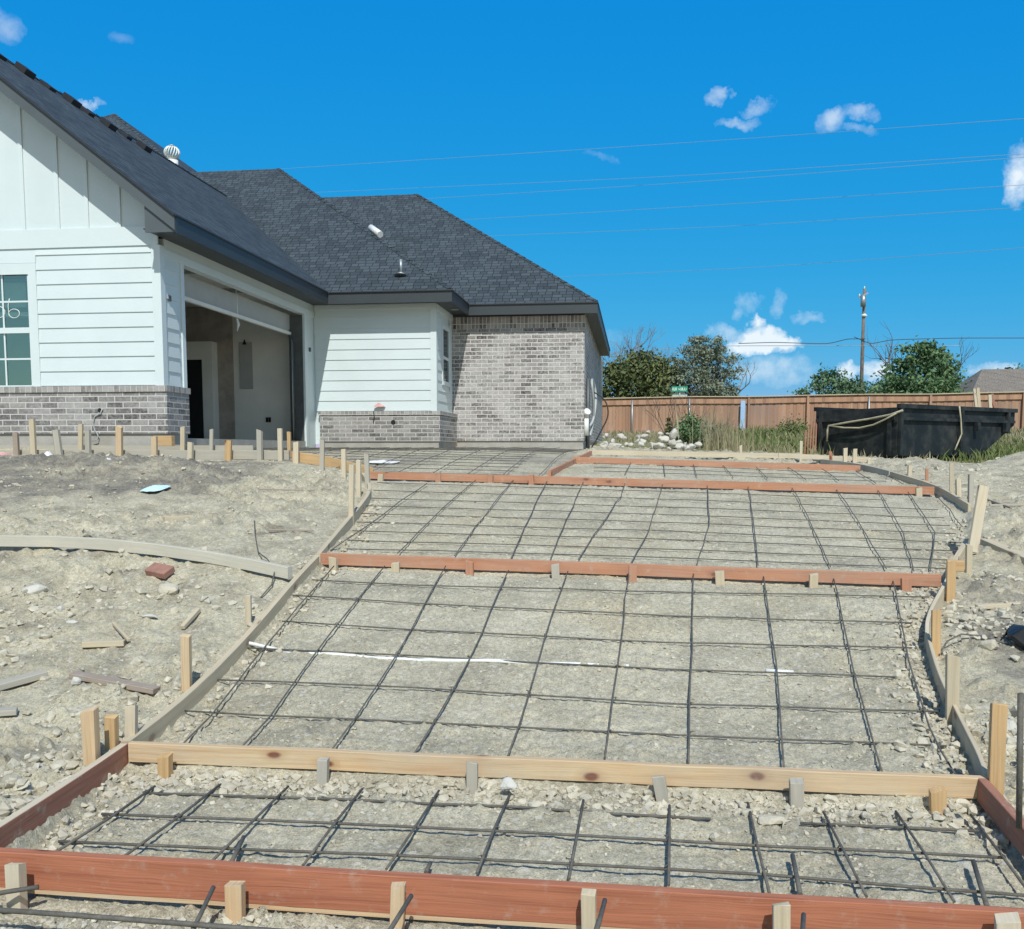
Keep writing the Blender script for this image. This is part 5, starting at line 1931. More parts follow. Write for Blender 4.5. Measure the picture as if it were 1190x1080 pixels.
# ------------------------------------------------------------------ dumpster
ph = R(42)
dA = np.array([6.82, 26.0, 1.20])
e1, e2, ez = np.array([math.cos(ph), math.sin(ph), 0]), np.array([-math.sin(ph), math.cos(ph), 0]), np.array([0, 0, 1.0])
DL, DW, DH = 5.8, 2.55, 1.42
dump = thing('dumpster', 'black open top roll off dumpster with slanted front end', 'dumpster', dA)
def dp(l, w, z):
    return dA + e1 * l + e2 * w + ez * z
mb = MB()
T = .05
prof = [(0, .12), (DL - 1.75, .12), (DL, 1.0), (DL, DH), (0, DH)]
for w0, w1 in ((0, T), (DW - T, DW)):
    a, b = [dp(l, w0, z) for l, z in prof], [dp(l, w1, z) for l, z in prof]
    mb.poly(a)
    mb.poly(b[::-1])
    for i in range(5):
        j = (i + 1) % 5
        mb.poly([a[j], a[i], b[i], b[j]])
for i in (0, 1, 2):
    j = i + 1
    a, b = prof[i], prof[j]
    mb.poly([dp(a[0], T, a[1]), dp(b[0], T, b[1]), dp(b[0], DW - T, b[1]), dp(a[0], DW - T, a[1])])
part(mb, 'body', M['black'], dump)
mb = MB()
mb.hexa([dp(-.06, 0, .10), dp(-.06, DW, .10), dp(0, DW, .10), dp(0, 0, .10), dp(-.06, 0, DH - .04), dp(-.06, DW, DH - .04), dp(0, DW, DH - .04), dp(0, 0, DH - .04)][::1])
door = part(mb, 'door', M['black'], dump)
for w in (.18, 2.35):
    mb = MB()
    mb.beam(dp(-.10, w, .12), dp(-.10, w, DH - .06), .08, .10, up=tuple(e2))
    part(mb, 'rib', M['black'], door)
mb = MB()
mb.beam(dp(-.1, .05, DH - .32), dp(-.1, DW - .05, DH - .32), .07, .09)
part(mb, 'cross_rib', M['black'], door)
mb = MB()
for (l0, w0, l1, w1) in ((-.05, -.03, DL, -.03), (-.05, DW + .03, DL, DW + .03), (DL, -.03, DL, DW)):
    mb.beam(dp(l0, w0, DH), dp(l1, w1, DH), .12, .11)
mb.beam(dp(0, -.05, DH - .33), dp(DL - .1, -.05, DH - .33), .07, .08)
part(mb, 'top_rail', M['black'], dump)
for l in (.05, 2.9, 5.35):
    mb = MB()
    mb.beam(dp(l, -.05, .14 if l < 4.6 else .75), dp(l, -.05, DH - .05), .08, .12, up=tuple(e1))
    part(mb, 'rib', M['black'], dump)
for l in (3.6, 5.1):
    mb = MB()
    mb.beam(dp(l, -.12, DH - .62), dp(l, -.12, DH - .38), .10, .12, up=tuple(e1))
    part(mb, 'hook', M['black'], dump)
for w in (.4, 2.1):
    mb = MB()
    mb.beam(dp(-.05, w, .06), dp(DL - 1.7, w, .06), .12, .12)
    part(mb, 'skid', M['black'], dump)
# hose draped on the end and a strap on the side


def on_end(x, y):
    d = ray(x, y)
    o_ = dA - e1 * .2
    t = np.dot(o_ - CAM, e1) / np.dot(d, e1)
    return CAM + d * t


pts = [on_end(x, y) for x, y, dy in ((961, 513, .9), (961.5, 500, .9), (963, 495, .85), (985, 491, .6), (1010, 487, .35), (1035, 482, -.05), (1049, 477, -.12))]
mb = MB()
mb.tube(pts, 0.028, 7)
o = mb.build('strap', M['strap'], None, base=tuple(pts[0]))
tag(o, 'tan strap pulled tight across the left end of the dumpster', 'strap')
pts = [on_end(x, y) for x, y, dy in ((963, 495, .8), (980, 498, .6), (1000, 498.5, .4), (1015, 495, .2), (1030, 487, 0), (1042, 480, -.12))]
mb = MB()
mb.tube(smooth_pts(pts, 1), 0.024, 7)
tag(mb.build('strap', M['strap'], None, base=tuple(pts[0])), 'slack tan strap sagging below the tight one on the dumpster', 'strap')
pts = [dp(2.6, -.14, DH + .05), dp(2.66, -.16, DH - .3), dp(2.75, -.15, DH - .7), dp(2.62, -.13, DH - .95), dp(2.5, -.12, DH - 1.15)]
mb = MB()
mb.tube(pts, 0.022, 6)
tag(mb.build('rope', M['strap'], None, base=tuple(pts[0])), 'thin pale rope hanging down the long side of the dumpster', 'rope')
mb = MB()
for k in range(5):
    a = dp(-.18 - .05 * k, 2.45 + .05 * k, 0)
    mb.beam((a[0], a[1], 1.3), (a[0] + .03, a[1] + .1, 2.35 - .08 * k), .05, .04, up=(1, 0, 0))
tag(mb.build('scrap_stack', M['brownred'], None, base=tuple(dp(-.2, 2.5, 0))), 'rusty upright slats leaning on the left dumpster end', 'scrap')

# ------------------------------------------------------------------ trees and plants
def leaf_cards(P, size, tone, mat, name, parent=None, base=(0, 0, 0), normal_up=0.3, aspect=0.55):
    n = len(P)
    a = rng.normal(0, 1, (n, 3))
    a /= np.linalg.norm(a, axis=1)[:, None]
    c = rng.normal(0, 1, (n, 3))
    c[:, 2] += normal_up
    b = np.cross(a, c)
    b /= np.linalg.norm(b, axis=1)[:, None] + 1e-9
    s = size[:, None]
    nrm = np.cross(a, b)
    v = np.stack([P - a * s, P - b * s * aspect + nrm * s * .15, P + a * s, P + b * s * aspect + nrm * s * .15], 1).reshape(-1, 3) - np.array(base)
    f = np.arange(n * 4).reshape(-1, 4)
    me = bpy.data.meshes.new(name)
    me.from_pydata(v.tolist(), [], f.tolist())
    at = me.attributes.new('tone', 'FLOAT', 'POINT')
    at.data.foreach_set('value', np.repeat(tone, 4))
    me.materials.append(mat)
    o = bpy.data.objects.new(name, me)
    COL.objects.link(o)
    if parent is not None:
        o.parent = parent
    return o


def branch_tree(mb, p, d, L, r, depth, spread=0.55, tips=None, up=0.15, rnd=None):
    rnd = rnd or random
    n = 4
    path, q, dd = [p], np.array(p, float), np.array(d, float)
    for i in range(n):
        dd = dd + np.array([rnd.gauss(0, .13), rnd.gauss(0, .13), rnd.gauss(0, .08) + up * .2])
        dd /= np.linalg.norm(dd)
        q = q + dd * L / n
        path.append(q)
    mb.tube(path, [r * (1 - .40 * i / n) for i in range(n + 1)], 5 if r > .03 else 3, caps=False)
    if depth == 0:
        if tips is not None:
            tips.append(q)
        return
    for k in range(rnd.choice((2, 3))):
        nd = dd + np.array([rnd.gauss(0, spread), rnd.gauss(0, spread), rnd.gauss(0, spread * .7) + up])
        nd /= np.linalg.norm(nd)
        branch_tree(mb, path[rnd.choice((2, 3, 4))], nd, L * rnd.uniform(.55, .8), r * .55, depth - 1, spread, tips, up, rnd)


def tree(name, label, base, height, blobs, leaf_m, n, lsize, bare=False, seed=1, trunk_r=.16, group=None, bark='bark'):
    """blobs: (dx, dy, z, rx, rz) ellipsoids that the leaf clumps fill, relative to the base"""
    base = np.array(base, float)
    t = thing(name, label, 'tree', tuple(base), group)
    rnd = random.Random(seed)
    g = np.random.default_rng(seed)
    mb = MB()
    tips = []
    branch_tree(mb, base, (0.03, 0, 1), height * .42, trunk_r, 3, .5, tips, .25, rnd)
    # limbs into every clump
    for (dx, dy, z, rx, rz) in blobs:
        c = base + np.array([dx, dy, z])
        s = base + np.array([0, 0, height * .25])
        mid = (s + c) / 2 + g.normal(0, .15, 3)
        mb.tube([s, mid, c], [trunk_r * .5, trunk_r * .35, trunk_r * .12], 5, caps=False)
    part(mb, 'trunk', M[bark], t)
    if n:
        vols = np.array([b[3] ** 2 * b[4] for b in blobs])
        cnt = (n * vols / vols.sum()).astype(int)
        P, T = [], []
        for (dx, dy, z, rx, rz), c in zip(blobs, cnt):
            # clumps on the blob, leaves in each clump
            k = max(6, c // 60)
            u = g.normal(0, 1, (k, 3))
            u /= np.linalg.norm(u, axis=1)[:, None]
            rad = g.uniform(.45, 1.06, (k, 1)) ** .6
            cc = u * rad * np.array([rx, rx, rz]) + np.array([dx, dy, z])
            w = g.integers(0, k, c)
            cr = g.uniform(.10, .30, k)[w][:, None] * rx * .9
            off = g.normal(0, 1, (c, 3)) * cr * np.array([1, 1, .7])
            P.append(cc[w] + off)
            T.append(np.clip(g.random(k)[w] * .7 + g.random(c) * .5 - .1, 0, 1))
        P, T = np.concatenate(P), np.concatenate(T)
        P[:, 2] = np.maximum(P[:, 2], .15)
        leaf_cards(P, g.uniform(.6, 1.3, len(P)) * lsize, T, M[leaf_m], 'crown', t)
    return t


def gpx(px, Y, z):
    p = onY(px, 522, Y)
    return (p[0], Y, z)


Yt = 56.0
k56 = Yt / 1109
# dark dense tree beside the house
tree('bushy_tree', 'dark dense low tree beyond the fence next to the house', gpx(742, Yt, 2.2), 4.6,
     [(0, 0, 3.0, 1.9, 1.6), (-1.5, .3, 2.6, 1.3, 1.4), (1.3, -.2, 2.7, 1.4, 1.4), (.3, .4, 3.9, 1.3, .95), (-.9, -.2, 3.6, 1.1, .9), (1.2, 0, 3.6, .9, .8), (0, -.4, 1.5, 2.2, 1.0), (-3.2, 0, 2.2, 1.4, 1.3)],
     'leaf_dark', 15000, .13, seed=3)
# bare twiggy crown behind it
def bare_tree(label, base, h, seed, r=.10, depth=5, spread=.5, mat='twig', lean=(0, 0)):
    t = thing('bare_tree', label, 'tree', base, 'bare trees')
    mb = MB()
    rnd = random.Random(seed)
    branch_tree(mb, np.array(base, float), (lean[0], lean[1], 1), h * .42, r, depth, spread, None, .32, rnd)
    part(mb, 'trunk', M[mat], t)
    return t


bare_tree('bare twiggy tree rising behind the dark dense tree', gpx(742, 61, 2.2), 7.6, 5, .17, 6, .6)
bare_tree('second bare tree poking up left of the grey green tree', gpx(724, 62, 2.2), 7.0, 15, .16, 6, .6)
# grey green tree
tree('bushy_tree', 'grey green feathery tree beyond the fence beside the dark one', gpx(814, Yt, 2.2), 4.9,
     [(0, 0, 3.7, 1.5, 1.7), (-.9, 0, 2.8, 1.3, 1.5), (.9, .2, 3.3, 1.3, 1.6), (.1, -.2, 5.1, 1.0, .75), (-.7, .2, 4.8, 1.0, .8), (1.0, 0, 2.0, 1.1, 1.0), (-.3, 0, 1.5, 1.4, .9), (-1.5, .2, 4.0, .7, .8), (1.1, 0, 4.7, .7, .7)],
     'leaf_grey', 13000, .085, seed=8)
bare_tree('bare pale shrub at the right side of the grey green tree', gpx(842, 57, 2.2), 5.6, 22, .15, 6, .7)
bare_tree('pale leafless shrub filling the gap beside the grey green tree', gpx(838, 58, 2.2), 5.2, 27, .14, 6, .7)
bare_tree('leafless grey sapling between the dark tree and the grey green one', gpx(782, 59, 2.2), 5.8, 29, .13, 6, .6)
# right hand trees
Yr = 68.0
tree('leafy_tree', 'full green tree right of the utility pole', gpx(1068, Yr, 2.4), 6.4,
     [(0, 0, 4.0, 2.0, 1.9), (-1.4, .2, 3.2, 1.3, 1.5), (1.4, 0, 3.0, 1.4, 1.5), (-.3, 0, 5.4, 1.2, 1.0), (.7, .2, 5.0, 1.1, .9), (-1.0, 0, 4.7, .9, .9), (0, -.3, 2.2, 2.2, 1.2), (1.9, 0, 2.1, .9, 1.0)],
     'leaf_mid', 13000, .14, seed=12)
bare_tree('dead branching tree sticking up behind the full green tree', gpx(1062, 70, 2.4), 9.6, 33, .15, 4, .55, 'bark', (.0, 0))
bare_tree('dead thin tree leaning right behind the full green tree', gpx(1090, 71, 2.4), 7.6, 41, .10, 4, .45, 'bark', (.25, 0))
tree('leafy_tree', 'low spreading green tree left of the utility pole', gpx(962, 74, 2.4), 4.6,
     [(0, 0, 3.4, 1.7, 1.4), (-1.5, 0, 2.8, 1.3, 1.3), (1.5, 0, 3.2, 1.5, 1.2), (0, 0, 1.6, 2.5, 1.2), (-.3, .2, 4.2, 1.0, .7), (-2.3, 0, 2.0, .8, .9)], 'leaf_far', 7000, .14, seed=17)
tree('leafy_tree', 'low green tree directly behind the utility pole', gpx(1008, 80, 2.4), 4.6,
     [(0, 0, 3.4, 1.9, 1.3), (-1.6, 0, 3.2, 1.5, 1.3), (1.6, 0, 3.0, 1.6, 1.3), (0, 0, 1.6, 2.7, 1.4)], 'leaf_far', 6500, .15, seed=18)
tree('leafy_tree', 'tree showing over the tan roof at the right edge', gpx(1168, 96, 2.5), 7.0,
     [(0, 0, 4.6, 2.4, 1.6), (-2.6, 0, 3.6, 1.8, 1.4), (2.6, 0, 4.6, 2.2, 1.4), (5.0, 0, 4.4, 2.0, 1.4)], 'leaf_far', 7500, .19, seed=19)
tree('leafy_tree', 'small tree between the full green tree and the tan roof', gpx(1131, 92, 2.4), 4.8,
     [(0, 0, 3.0, .9, 1.0), (.8, 0, 2.4, 1.0, 1.0), (-.6, 0, 1.8, 1.0, .9)], 'leaf_far', 2500, .16, seed=20)

# neighbour's house
nb = thing('neighbour_house', 'tan roofed house beyond the fence at the right edge', 'house', gpx(1170, 72, 2.3))
nx0, nx1 = onY(1128, 455, 70)[0], onY(1128, 455, 70)[0] + 17
mb = MB()
ya, yb2 = 70.0, 79.0
mb.box((nx0 + .5, ya + .5, 2.0), (nx1 - .5, yb2 - .5, 5.2))
part(mb, 'wall', M['brick2'], nb)
mb = MB()
zr2, ze2 = 7.35, 5.2
xm0 = nx0 + 2.2
roof_poly(mb, [(nx0, ya, ze2), (nx1, ya, ze2), (nx1 - 2.2, (ya + yb2) / 2, zr2), (xm0, (ya + yb2) / 2, zr2)], (1, 0, 0))
roof_poly(mb, [(nx0, yb2, ze2), (nx0, ya, ze2), (xm0, (ya + yb2) / 2, zr2)], (0, -1, 0))
roof_poly(mb, [(nx1, ya, ze2), (nx1, yb2, ze2), (nx1 - 2.2, (ya + yb2) / 2, zr2)], (0, 1, 0))
roof_poly(mb, [(nx1, yb2, ze2), (nx0, yb2, ze2), (xm0, (ya + yb2) / 2, zr2), (nx1 - 2.2, (ya + yb2) / 2, zr2)], (-1, 0, 0))
part(mb, 'roof', M['tanroof'], nb)

# rubble of white limestone near the fence
Yw = 24.0
piles = [(715, 518, 21, 13, 'largest white boulder behind the far corner of the pad', 101), (783, 503, 14, 14, 'top rock of the limestone pile before the dark bush', 102),
         (771, 510, 15, 11, 'left middle rock of the limestone pile before the dark bush', 103), (766, 517, 14, 9, 'lower left rock of the limestone pile before the bush', 104),
         (781, 513, 12, 11, 'centre rock of the limestone pile before the bush', 105), (790, 518, 12, 9, 'lower right rock of the limestone pile before the bush', 106)]
for (px, py, w, h, lb, sd) in piles:
    p = onY(px, py, Yw)
    k = Yw / F
    rock('limestone_rock', lb, 'rock', tuple(p - np.array([0, 0, h * k * .1])), (w * k * .62, w * k * .5, h * k * .95), M['white_rock'], sd, .6, random.uniform(0, 3), 'limestone rubble near the fence')
g = np.random.default_rng(5)
for k_ in range(46):
    px = g.uniform(700, 812)
    py = 521 - g.random() ** 1.6 * (14 if px < 750 else 20 if px < 795 else 7)
    w = g.uniform(6, 14)
    Yq = Yw + (521 - py) * .16
    p = onY(px, py, Yq)
    k = Yq / F
    p[2] = min(p[2], float(gz(p[0], p[1], False)) + .5)
    rock('limestone_rock', 'pale limestone lump in the rubble strewn behind the pad', 'rock', tuple(p), (w * k * .5, w * k * .4, w * k * .55), M['white_rock'], 200 + k_, .65, g.uniform(0, 3), 'limestone rubble near the fence')
# earth under the rubble pile
# weeds
def blades(name, label, xs, ys, hs, mat, wid=.02, bend=.35):
    n = len(xs)
    z = gz(xs, ys, False)
    a = rng.uniform(0, 2 * math.pi, n)
    dx, dy = np.cos(a), np.sin(a)
    lean = rng.normal(0, bend, (n, 2)) * hs[:, None]
    b = np.stack([xs, ys, z - .03], -1)
    m_ = b + np.stack([lean[:, 0] * .35, lean[:, 1] * .35, hs * .6], -1)
    t_ = b + np.stack([lean[:, 0], lean[:, 1], hs], -1)
    s = np.stack([dx, dy, np.zeros(n)], -1) * (wid * rng.uniform(.6, 1.4, n))[:, None]
    v = np.stack([b - s, b + s, m_ + s * .8, t_, m_ - s * .8], 1).reshape(-1, 3)
    f = []
    for i in range(n):
        o5 = i * 5
        f.append((o5, o5 + 1, o5 + 2, o5 + 3, o5 + 4))
    me = bpy.data.meshes.new(name)
    me.from_pydata(v.tolist(), [], f)
    at = me.attributes.new('tone', 'FLOAT', 'POINT')
    at.data.foreach_set('value', np.repeat(np.clip(rng.normal(.5, .28, n), 0, 1), 5))
    me.materials.append(mat)
    o = bpy.data.objects.new(name, me)
    COL.objects.link(o)
    return tag(o, label, None, None, 'stuff')


def field(n, x0, x1, y0, y1, thr=-.1, sc_=.5, seed=71):
    y = rng.uniform(y0, y1, n)
    x = rng.uniform(x0, x1, n)
    k = fbm(x * sc_, y * sc_, 3, seed) > thr
    k &= ~((x < -.8) & (y < 33))
    # keep the dumpster clear
    rel = np.stack([x - dA[0], y - dA[1]], -1)
    l, w = rel @ e1[:2], rel @ e2[:2]
    k &= ~((l > -.1) & (l < DL) & (w > -.02) & (w < DW))
    return x[k], y[k]


x, y = field(15000, -3, 16, 23.5, 41.5, -.05)
keep = y > 25.2 + .15 * np.abs(x - 3)
x, y = x[keep], y[keep]
blades('dry_weeds', 'dry tan and green weeds between the pad and the fence', x, y, rng.uniform(.10, .36, len(x)), M['dryweed'], .016)
x, y = field(9000, 1.5, 22, 27, 41.8, .05, .35, 72)
blades('grass', 'green grass along the foot of the fence', x, y, rng.uniform(.15, .5, len(x)), M['weed'], .02)
x, y = field(1500, 5.5, 16, 21.5, 29, 0, .8, 73)
keep = (y > 25.0 + np.abs(x - 7) * .75)
blades('grass_fringe', 'sparse weeds along the foot of the dumpster', x[keep], y[keep], rng.uniform(.08, .28, keep.sum()), M['dryweed'], .014)
# green bank right of the dumpster
x, y = field(5000, 9.8, 17, 27.5, 36, -.3, .5, 74)
blades('grass_bank', 'bright green grass beside the right end of the dumpster', x, y, rng.uniform(.15, .42, len(x)), M['weed'], .018)
# tall dry stalks around the bush
Yb = 27.0
cx_, _, _ = gpx(832, Yb, 0)
xs = cx_ + rng.normal(0, .40, 700)
ys = Yb + rng.normal(0, .8, 700)
blades('tall_weeds', 'tall dry stalks right of the dark bush', xs, ys, np.abs(rng.normal(.72, .28, 700)), M['dryweed'], .007, .16)
# bushes
def bush(label, px, py, Y, rx, rz, n, mat, ls, seed):
    p = onY(px, py, Y)
    z = float(gz(p[0], p[1], False))
    t = thing('bush', label, 'bush', (p[0], Y, z), 'bushes near the fence')
    g = np.random.default_rng(seed)
    mb = MB()
    rnd = random.Random(seed)
    for _ in range(4):
        branch_tree(mb, np.array([p[0], Y, z]), (rnd.gauss(0, .3), rnd.gauss(0, .3), 1), rz * 1.0, .015, 2, .4, None, .2, rnd)
    part(mb, 'stem', M['bark'], t)
    k = 26
    u = g.normal(0, 1, (k, 3))
    u /= np.linalg.norm(u, axis=1)[:, None]
    cc = u * g.uniform(.3, 1, (k, 1)) * np.array([rx, rx, rz * .5]) + np.array([0, 0, rz * .52])
    w = g.integers(0, k, n)
    P = cc[w] + g.normal(0, .22 * rx, (n, 3))
    P[:, 2] = np.abs(P[:, 2])
    leaf_cards(P, g.uniform(.6, 1.3, n) * ls, np.clip(g.random(k)[w] * .6 + g.random(n) * .4, 0, 1), M[mat], 'foliage', t)


bush('dark green bush behind the limestone pile', 802, 512, 26.5, .42, .95, 2600, 'leaf_mid', .045, 51)
bush('small slim dark plant left of the limestone pile top', 777, 505, 27.5, .14, .85, 500, 'leaf_dark', .04, 52)
bush('low green bush against the fence left of the dumpster', 918, 506, 38.0, .8, .42, 1100, 'weed', .05, 53)
bush('greyish weedy bush among the tall dry stalks', 822, 515, 27.5, .5, .7, 1400, 'leaf_grey', .045, 54)

# ------------------------------------------------------------------ street sign
sp = onY(790, 460, 49.0)
sg = thing('street_sign', 'green street name sign above the back of a stop sign', 'sign', (sp[0], 49.0, 2.1))
mb = MB()
mb.tube([(sp[0], 49.05, 2.1), (sp[0], 49.05, 4.75)], .035, 8)
part(mb, 'post', M['galv'], sg)
mb = MB()
a, b = onY(780.5, 449.2, 49), onY(799, 455.5, 49)
mb.box((a[0], 48.985, b[2]), (b[0], 49.015, a[2]))
bl = part(mb, 'name_blade', M['signgreen'], sg)
mb = MB()
zc, hh = (a[2] + b[2]) / 2, (a[2] - b[2])
rr = random.Random(4)
for (u0, kind) in ((.06, 'I'), (.13, 'J'), (.22, 'W'), (.44, 's'), (.56, 'A'), (.68, 'L'), (.80, 'L'), (.9, 'i')):
    xx = a[0] + (b[0] - a[0]) * u0
    hgt = hh * (.52 if kind.isupper() else .30)
    mb.box((xx, 48.98, zc - hgt / 2), (xx + .03, 48.984, zc + hgt / 2))
    if kind in 'WA':
        mb.box((xx + .055, 48.98, zc - hgt / 2), (xx + .085, 48.984, zc + hgt / 2))
    if kind in 'AJLs':
        mb.box((xx + .031, 48.98, zc - hgt / 2), (xx + .065, 48.984, zc - hgt / 2 + .035))
part(mb, 'lettering', M['signwhite'], bl)
mb = MB()
oc = np.array([sp[0], 49.1, 4.06])
ring = [oc + np.array([.40 * math.cos(R(22.5 + 45 * k)), 0, .40 * math.sin(R(22.5 + 45 * k))]) for k in range(8)]
mb.poly(ring)
mb.poly([p + np.array([0, .012, 0]) for p in ring[::-1]])
for k in range(8):
    p, q = ring[k], ring[(k + 1) % 8]
    mb.poly([q, p, p + np.array([0, .012, 0]), q + np.array([0, .012, 0])])
part(mb, 'stop_sign_back', M['alu'], sg)

# ------------------------------------------------------------------ utility pole and wires
Yp_ = 78.0
pb = gpx(998.5, Yp_, 2.4)
pole = thing('utility_pole', 'wooden utility pole with transformer and street lamp', 'utility pole', pb)
ptop = onY(998, 336, Yp_)
mb = MB()
mb.tube([pb, (pb[0], Yp_, ptop[2])], [.16, .11], 10)
part(mb, 'shaft', M['pole'], pole)
mb = MB()
tz = ptop[2] - .35
for dz, rr_ in ((0, 0),):
    mb.tube([(pb[0] - .12, Yp_ - .25, tz - 1.05), (pb[0] - .12, Yp_ - .25, tz - .15)], .20, 12)
mb.beam((pb[0] - .45, Yp_ - .12, tz - .35), (pb[0] + .25, Yp_ - .12, tz + .02), .09, .10)
part(mb, 'transformer', M['galv'], pole)
mb = MB()
mb.tube([(pb[0] - .38, Yp_ - .12, tz - .3), (pb[0] - .38, Yp_ - .12, tz - .05)], [.06, .03], 8)
mb.tube([(pb[0], Yp_, tz + .30), (pb[0], Yp_, tz + .55)], [.05, .03], 8)
part(mb, 'insulator', M['signwhite'], pole)
la = onY(1003.5, 368, Yp_)
mb = MB()
mb.tube([(pb[0], Yp_ - .1, la[2] - .15), (la[0] - .1, Yp_ - .12, la[2] + .05)], .035, 6)
part(mb, 'lamp_arm', M['galv'], pole)
mb = MB()
mb.tube([(la[0] - .18, Yp_ - .12, la[2] + .06), (la[0] + .05, Yp_ - .12, la[2] + .08), (la[0] + .22, Yp_ - .12, la[2] + .02)], [.07, .14, .08], 10)
part(mb, 'lamp_head', M['signwhite'], pole)


def wire(pxs, Ys, r, label, mat='wire', sag=.0, group='overhead wires'):
    """overhead line through photo points at given depths, run on well past the frame"""
    P = [onY(x, y, Y) for (x, y), Y in zip(pxs, Ys)]
    a, b = P[0] + (P[0] - P[1]) * .4, P[-1] + (P[-1] - P[-2]) * .6
    Q = [a] + P + [b]
    out = []
    for i in range(len(Q) - 1):
        for k in range(12):
            t = k / 12
            out.append(Q[i] * (1 - t) + Q[i + 1] * t)
    out.append(Q[-1])
    out = smooth_pts(out, 10)
    mb = MB()
    mb.tube(out, r, 5)
    o = mb.build('power_line', M[mat], None, base=tuple(out[0]))
    return tag(o, label, 'power line', group)


WL = [([(380, 193), (800, 166), (1190, 138)], 'topmost of the pale overhead lines'),
      ([(430, 221), (790, 205), (1190, 179)], 'second pale overhead line from the top'),
      ([(480, 232), (790, 213), (1190, 183)], 'third pale overhead line, crossing just under the second'),
      ([(550, 255), (840, 238), (1190, 215)], 'fourth pale overhead line from the top'),
      ([(580, 274), (860, 263), (1190, 241)], 'fifth pale overhead line from the top'),
      ([(650, 322), (900, 310), (1190, 288)], 'lowest of the pale overhead lines, over the fence')]
for i, (pp_, lb) in enumerate(WL):
    wire(pp_, (96, 80, 66), .013, lb)
wire([(870, 399), (900, 398), (962, 400), (985, 394), (998, 394)], (79, 78.8, 78.4, 78.1, 77.9), .03, 'dark service cable reaching the pole from the left', 'wire_dk')
wire([(998, 394), (1012, 400), (1035, 395), (1110, 393), (1190, 393)], (77.9, 77.8, 77.6, 77, 76.5), .03, 'dark service cable leaving the pole to the right', 'wire_dk')
wire([(700, 412), (820, 402), (998, 402)], (84, 82, 78), .026, 'pale low line ending at the utility pole', 'wire')

# ------------------------------------------------------------------ sky, sun, camera
SUN = np.array([0.20, -0.83, 1.0])
SUN /= np.linalg.norm(SUN)
elev, az = math.asin(SUN[2]), math.atan2(SUN[0], SUN[1])
w = bpy.data.worlds.new('World')
sc.world = w
w.use_nodes = True
nt = w.node_tree
h = N(nt)
bg = nt.nodes['Background']
sky = h.new('ShaderNodeTexSky', sky_type='NISHITA')
sky.sun_disc = False
sky.sun_elevation = elev
sky.sun_rotation = az
sky.air_density = 1.0
sky.dust_density = 0.0
sky.ozone_density = 5.0
sp_ = h.new('ShaderNodeSeparateColor')
h.link(sky.outputs[0], sp_.inputs[0])
cb_ = h.new('ShaderNodeCombineColor')
for i_, (k_, g_) in enumerate(((0.60, 2.1), (0.543, 0.45), (0.79, 0.10))):
    v_ = h.math('MULTIPLY', h.math('POWER', h.math('MULTIPLY', sp_.outputs[i_], 0.1), g_), k_ / 0.1546)
    h.link(v_, cb_.inputs[i_])
# whitish tint added to the unseen sky on the sun's side, to warm shadow fill
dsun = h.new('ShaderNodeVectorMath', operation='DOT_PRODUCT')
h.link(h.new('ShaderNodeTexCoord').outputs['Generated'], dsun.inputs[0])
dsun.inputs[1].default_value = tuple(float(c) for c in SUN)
fill_tint = h.ramp(dsun.outputs['Value'], [(0.0, 0.0), (0.75, 1.0)])
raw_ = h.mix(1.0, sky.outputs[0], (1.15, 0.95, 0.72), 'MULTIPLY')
col = h.mix(fill_tint, cb_.outputs[0], raw_)
gen = h.new('ShaderNodeTexCoord').outputs['Generated']
nz = h.noise(gen, 22, 6, 0.62, 'Color')
wob = h.new('ShaderNodeVectorMath', operation='MULTIPLY_ADD')
h.link(nz, wob.inputs[0])
wob.inputs[1].default_value = (0.05, 0.05, 0.05)
h.link(gen, wob.inputs[2])
fine = h.noise(gen, 60, 5, 0.6)
CL = [(834, 109, 13, 9, .4), (880, 128, 24, 9, .36), (858, 144, 24, 7, .33), (962, 142, 22, 13, .42), (1002, 132, 24, 9, .36), (995, 152, 20, 6, .22), (1183, 203, 20, 28, .7), (884, 401, 36, 14, 1.4), (883, 390, 24, 17, 1.2), (881, 375, 8, 9, .9), (850, 384, 30, 8, .35), (868, 356, 17, 12, .26), (905, 356, 11, 13, .22),
      (895, 434, 60, 20, .35), (945, 367, 18, 8, .3), (986, 428, 14, 12, .8), (1018, 431, 22, 12, .85), (3, 35, 17, 17, .25), (145, 48, 18, 9, .12), (108, 124, 13, 5, .4),
      (848, 384, 30, 12, .4), (700, 185, 24, 7, .12), (1160, 433, 26, 10, .6), (700, 395, 60, 14, .1)]
tot = None
cm = h.new('ShaderNodeVectorMath', operation='SUBTRACT')
h.link(wob.outputs[0], cm.inputs[0])
cm.inputs[1].default_value = (0.025, 0.025, 0.025)
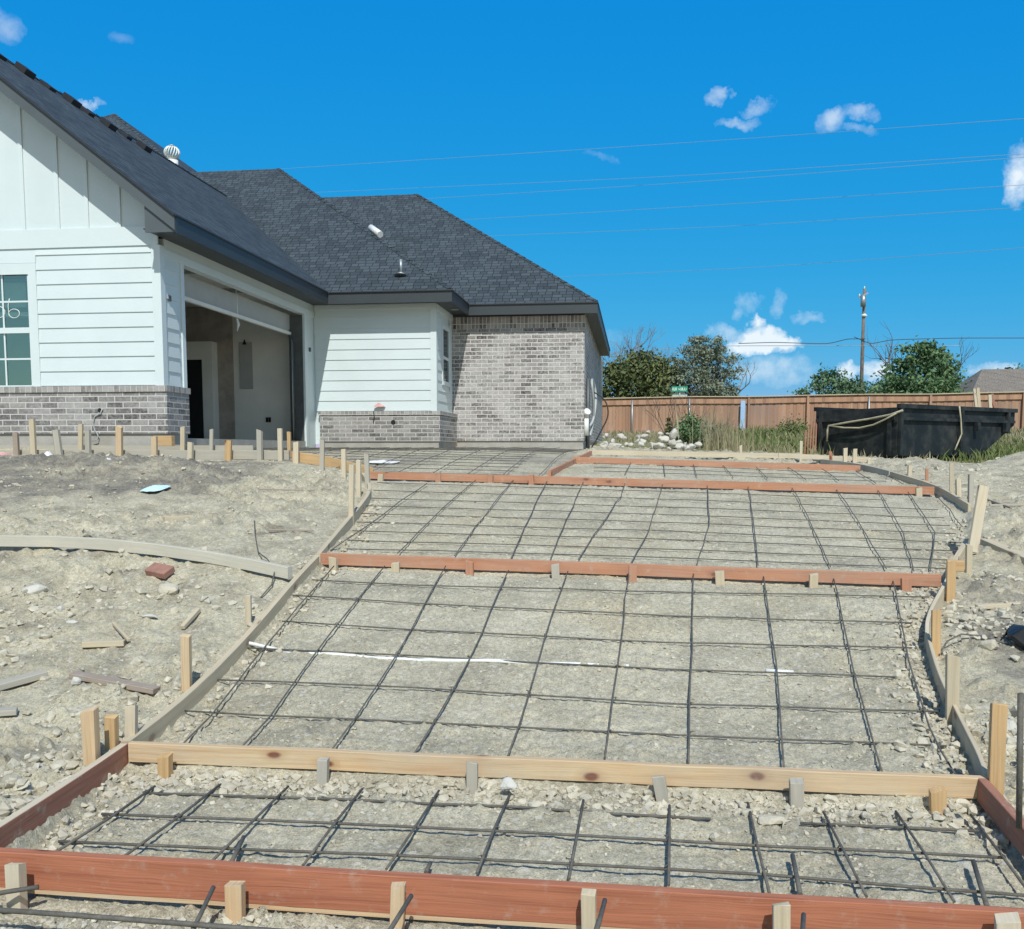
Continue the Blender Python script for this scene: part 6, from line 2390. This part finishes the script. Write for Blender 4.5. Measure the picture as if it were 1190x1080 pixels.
for (px, py, rx, ry, a) in CL:
    d = ray(px, py)
    n_ = d / np.linalg.norm(d)
    ru = RT / (rx * 1.0 / F)
    rv = np.cross(RT, n_) / (ry * 1.0 / F)
    dots = []
    for vec in (ru, rv):
        dn = h.new('ShaderNodeVectorMath', operation='DOT_PRODUCT')
        sb = h.new('ShaderNodeVectorMath', operation='SUBTRACT')
        h.link(cm.outputs[0], sb.inputs[0])
        sb.inputs[1].default_value = tuple(n_)
        h.link(sb.outputs[0], dn.inputs[0])
        dn.inputs[1].default_value = tuple(vec)
        dots.append(dn.outputs['Value'])
    r2_ = h.math('ADD', h.math('MULTIPLY', dots[0], dots[0]), h.math('MULTIPLY', dots[1], dots[1]))
    v = h.math('MULTIPLY', h.math('SUBTRACT', 1.0, r2_), a)
    # only the sky on this side
    v = h.math('MAXIMUM', v, 0.0)
    tot = v if tot is None else h.math('MAXIMUM', tot, v)
fac = h.math('MULTIPLY', tot, h.ramp(fine, [(0.34, 0.45), (0.62, 1.2)]))
fac = h.math('MULTIPLY', h.math('SUBTRACT', fac, 0.04), 1.25)
fac = h.math('MAXIMUM', h.math('MINIMUM', fac, 0.95), 0.0)
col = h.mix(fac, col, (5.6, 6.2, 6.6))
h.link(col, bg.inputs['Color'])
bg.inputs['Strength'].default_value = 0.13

sl = bpy.data.lights.new('Sun', 'SUN')
sl.energy = 3.5
sl.angle = R(0.53)
sl.color = (1.0, 0.99, 0.93)
so = bpy.data.objects.new('Sun', sl)
COL.objects.link(so)
so.rotation_euler = Vector(tuple(SUN)).to_track_quat('Z', 'Y').to_euler()

cam = bpy.data.cameras.new('Camera')
cam.sensor_width = 36
cam.lens = 36 * F / 1190
cam.shift_y = (CY - 540.0) / 1190
cam.clip_end = 3000
cam.clip_start = 0.05
co = bpy.data.objects.new('Camera', cam)
COL.objects.link(co)
co.location = tuple(CAM)
co.rotation_euler = Vector(tuple(FW)).to_track_quat('-Z', 'Y').to_euler()
sc.camera = co
sc.view_settings.view_transform = 'Standard'
sc.view_settings.look = 'None'
sc.view_settings.gamma = 1.0
sc.view_settings.exposure = 0.25
sc.cycles.max_bounces = 8
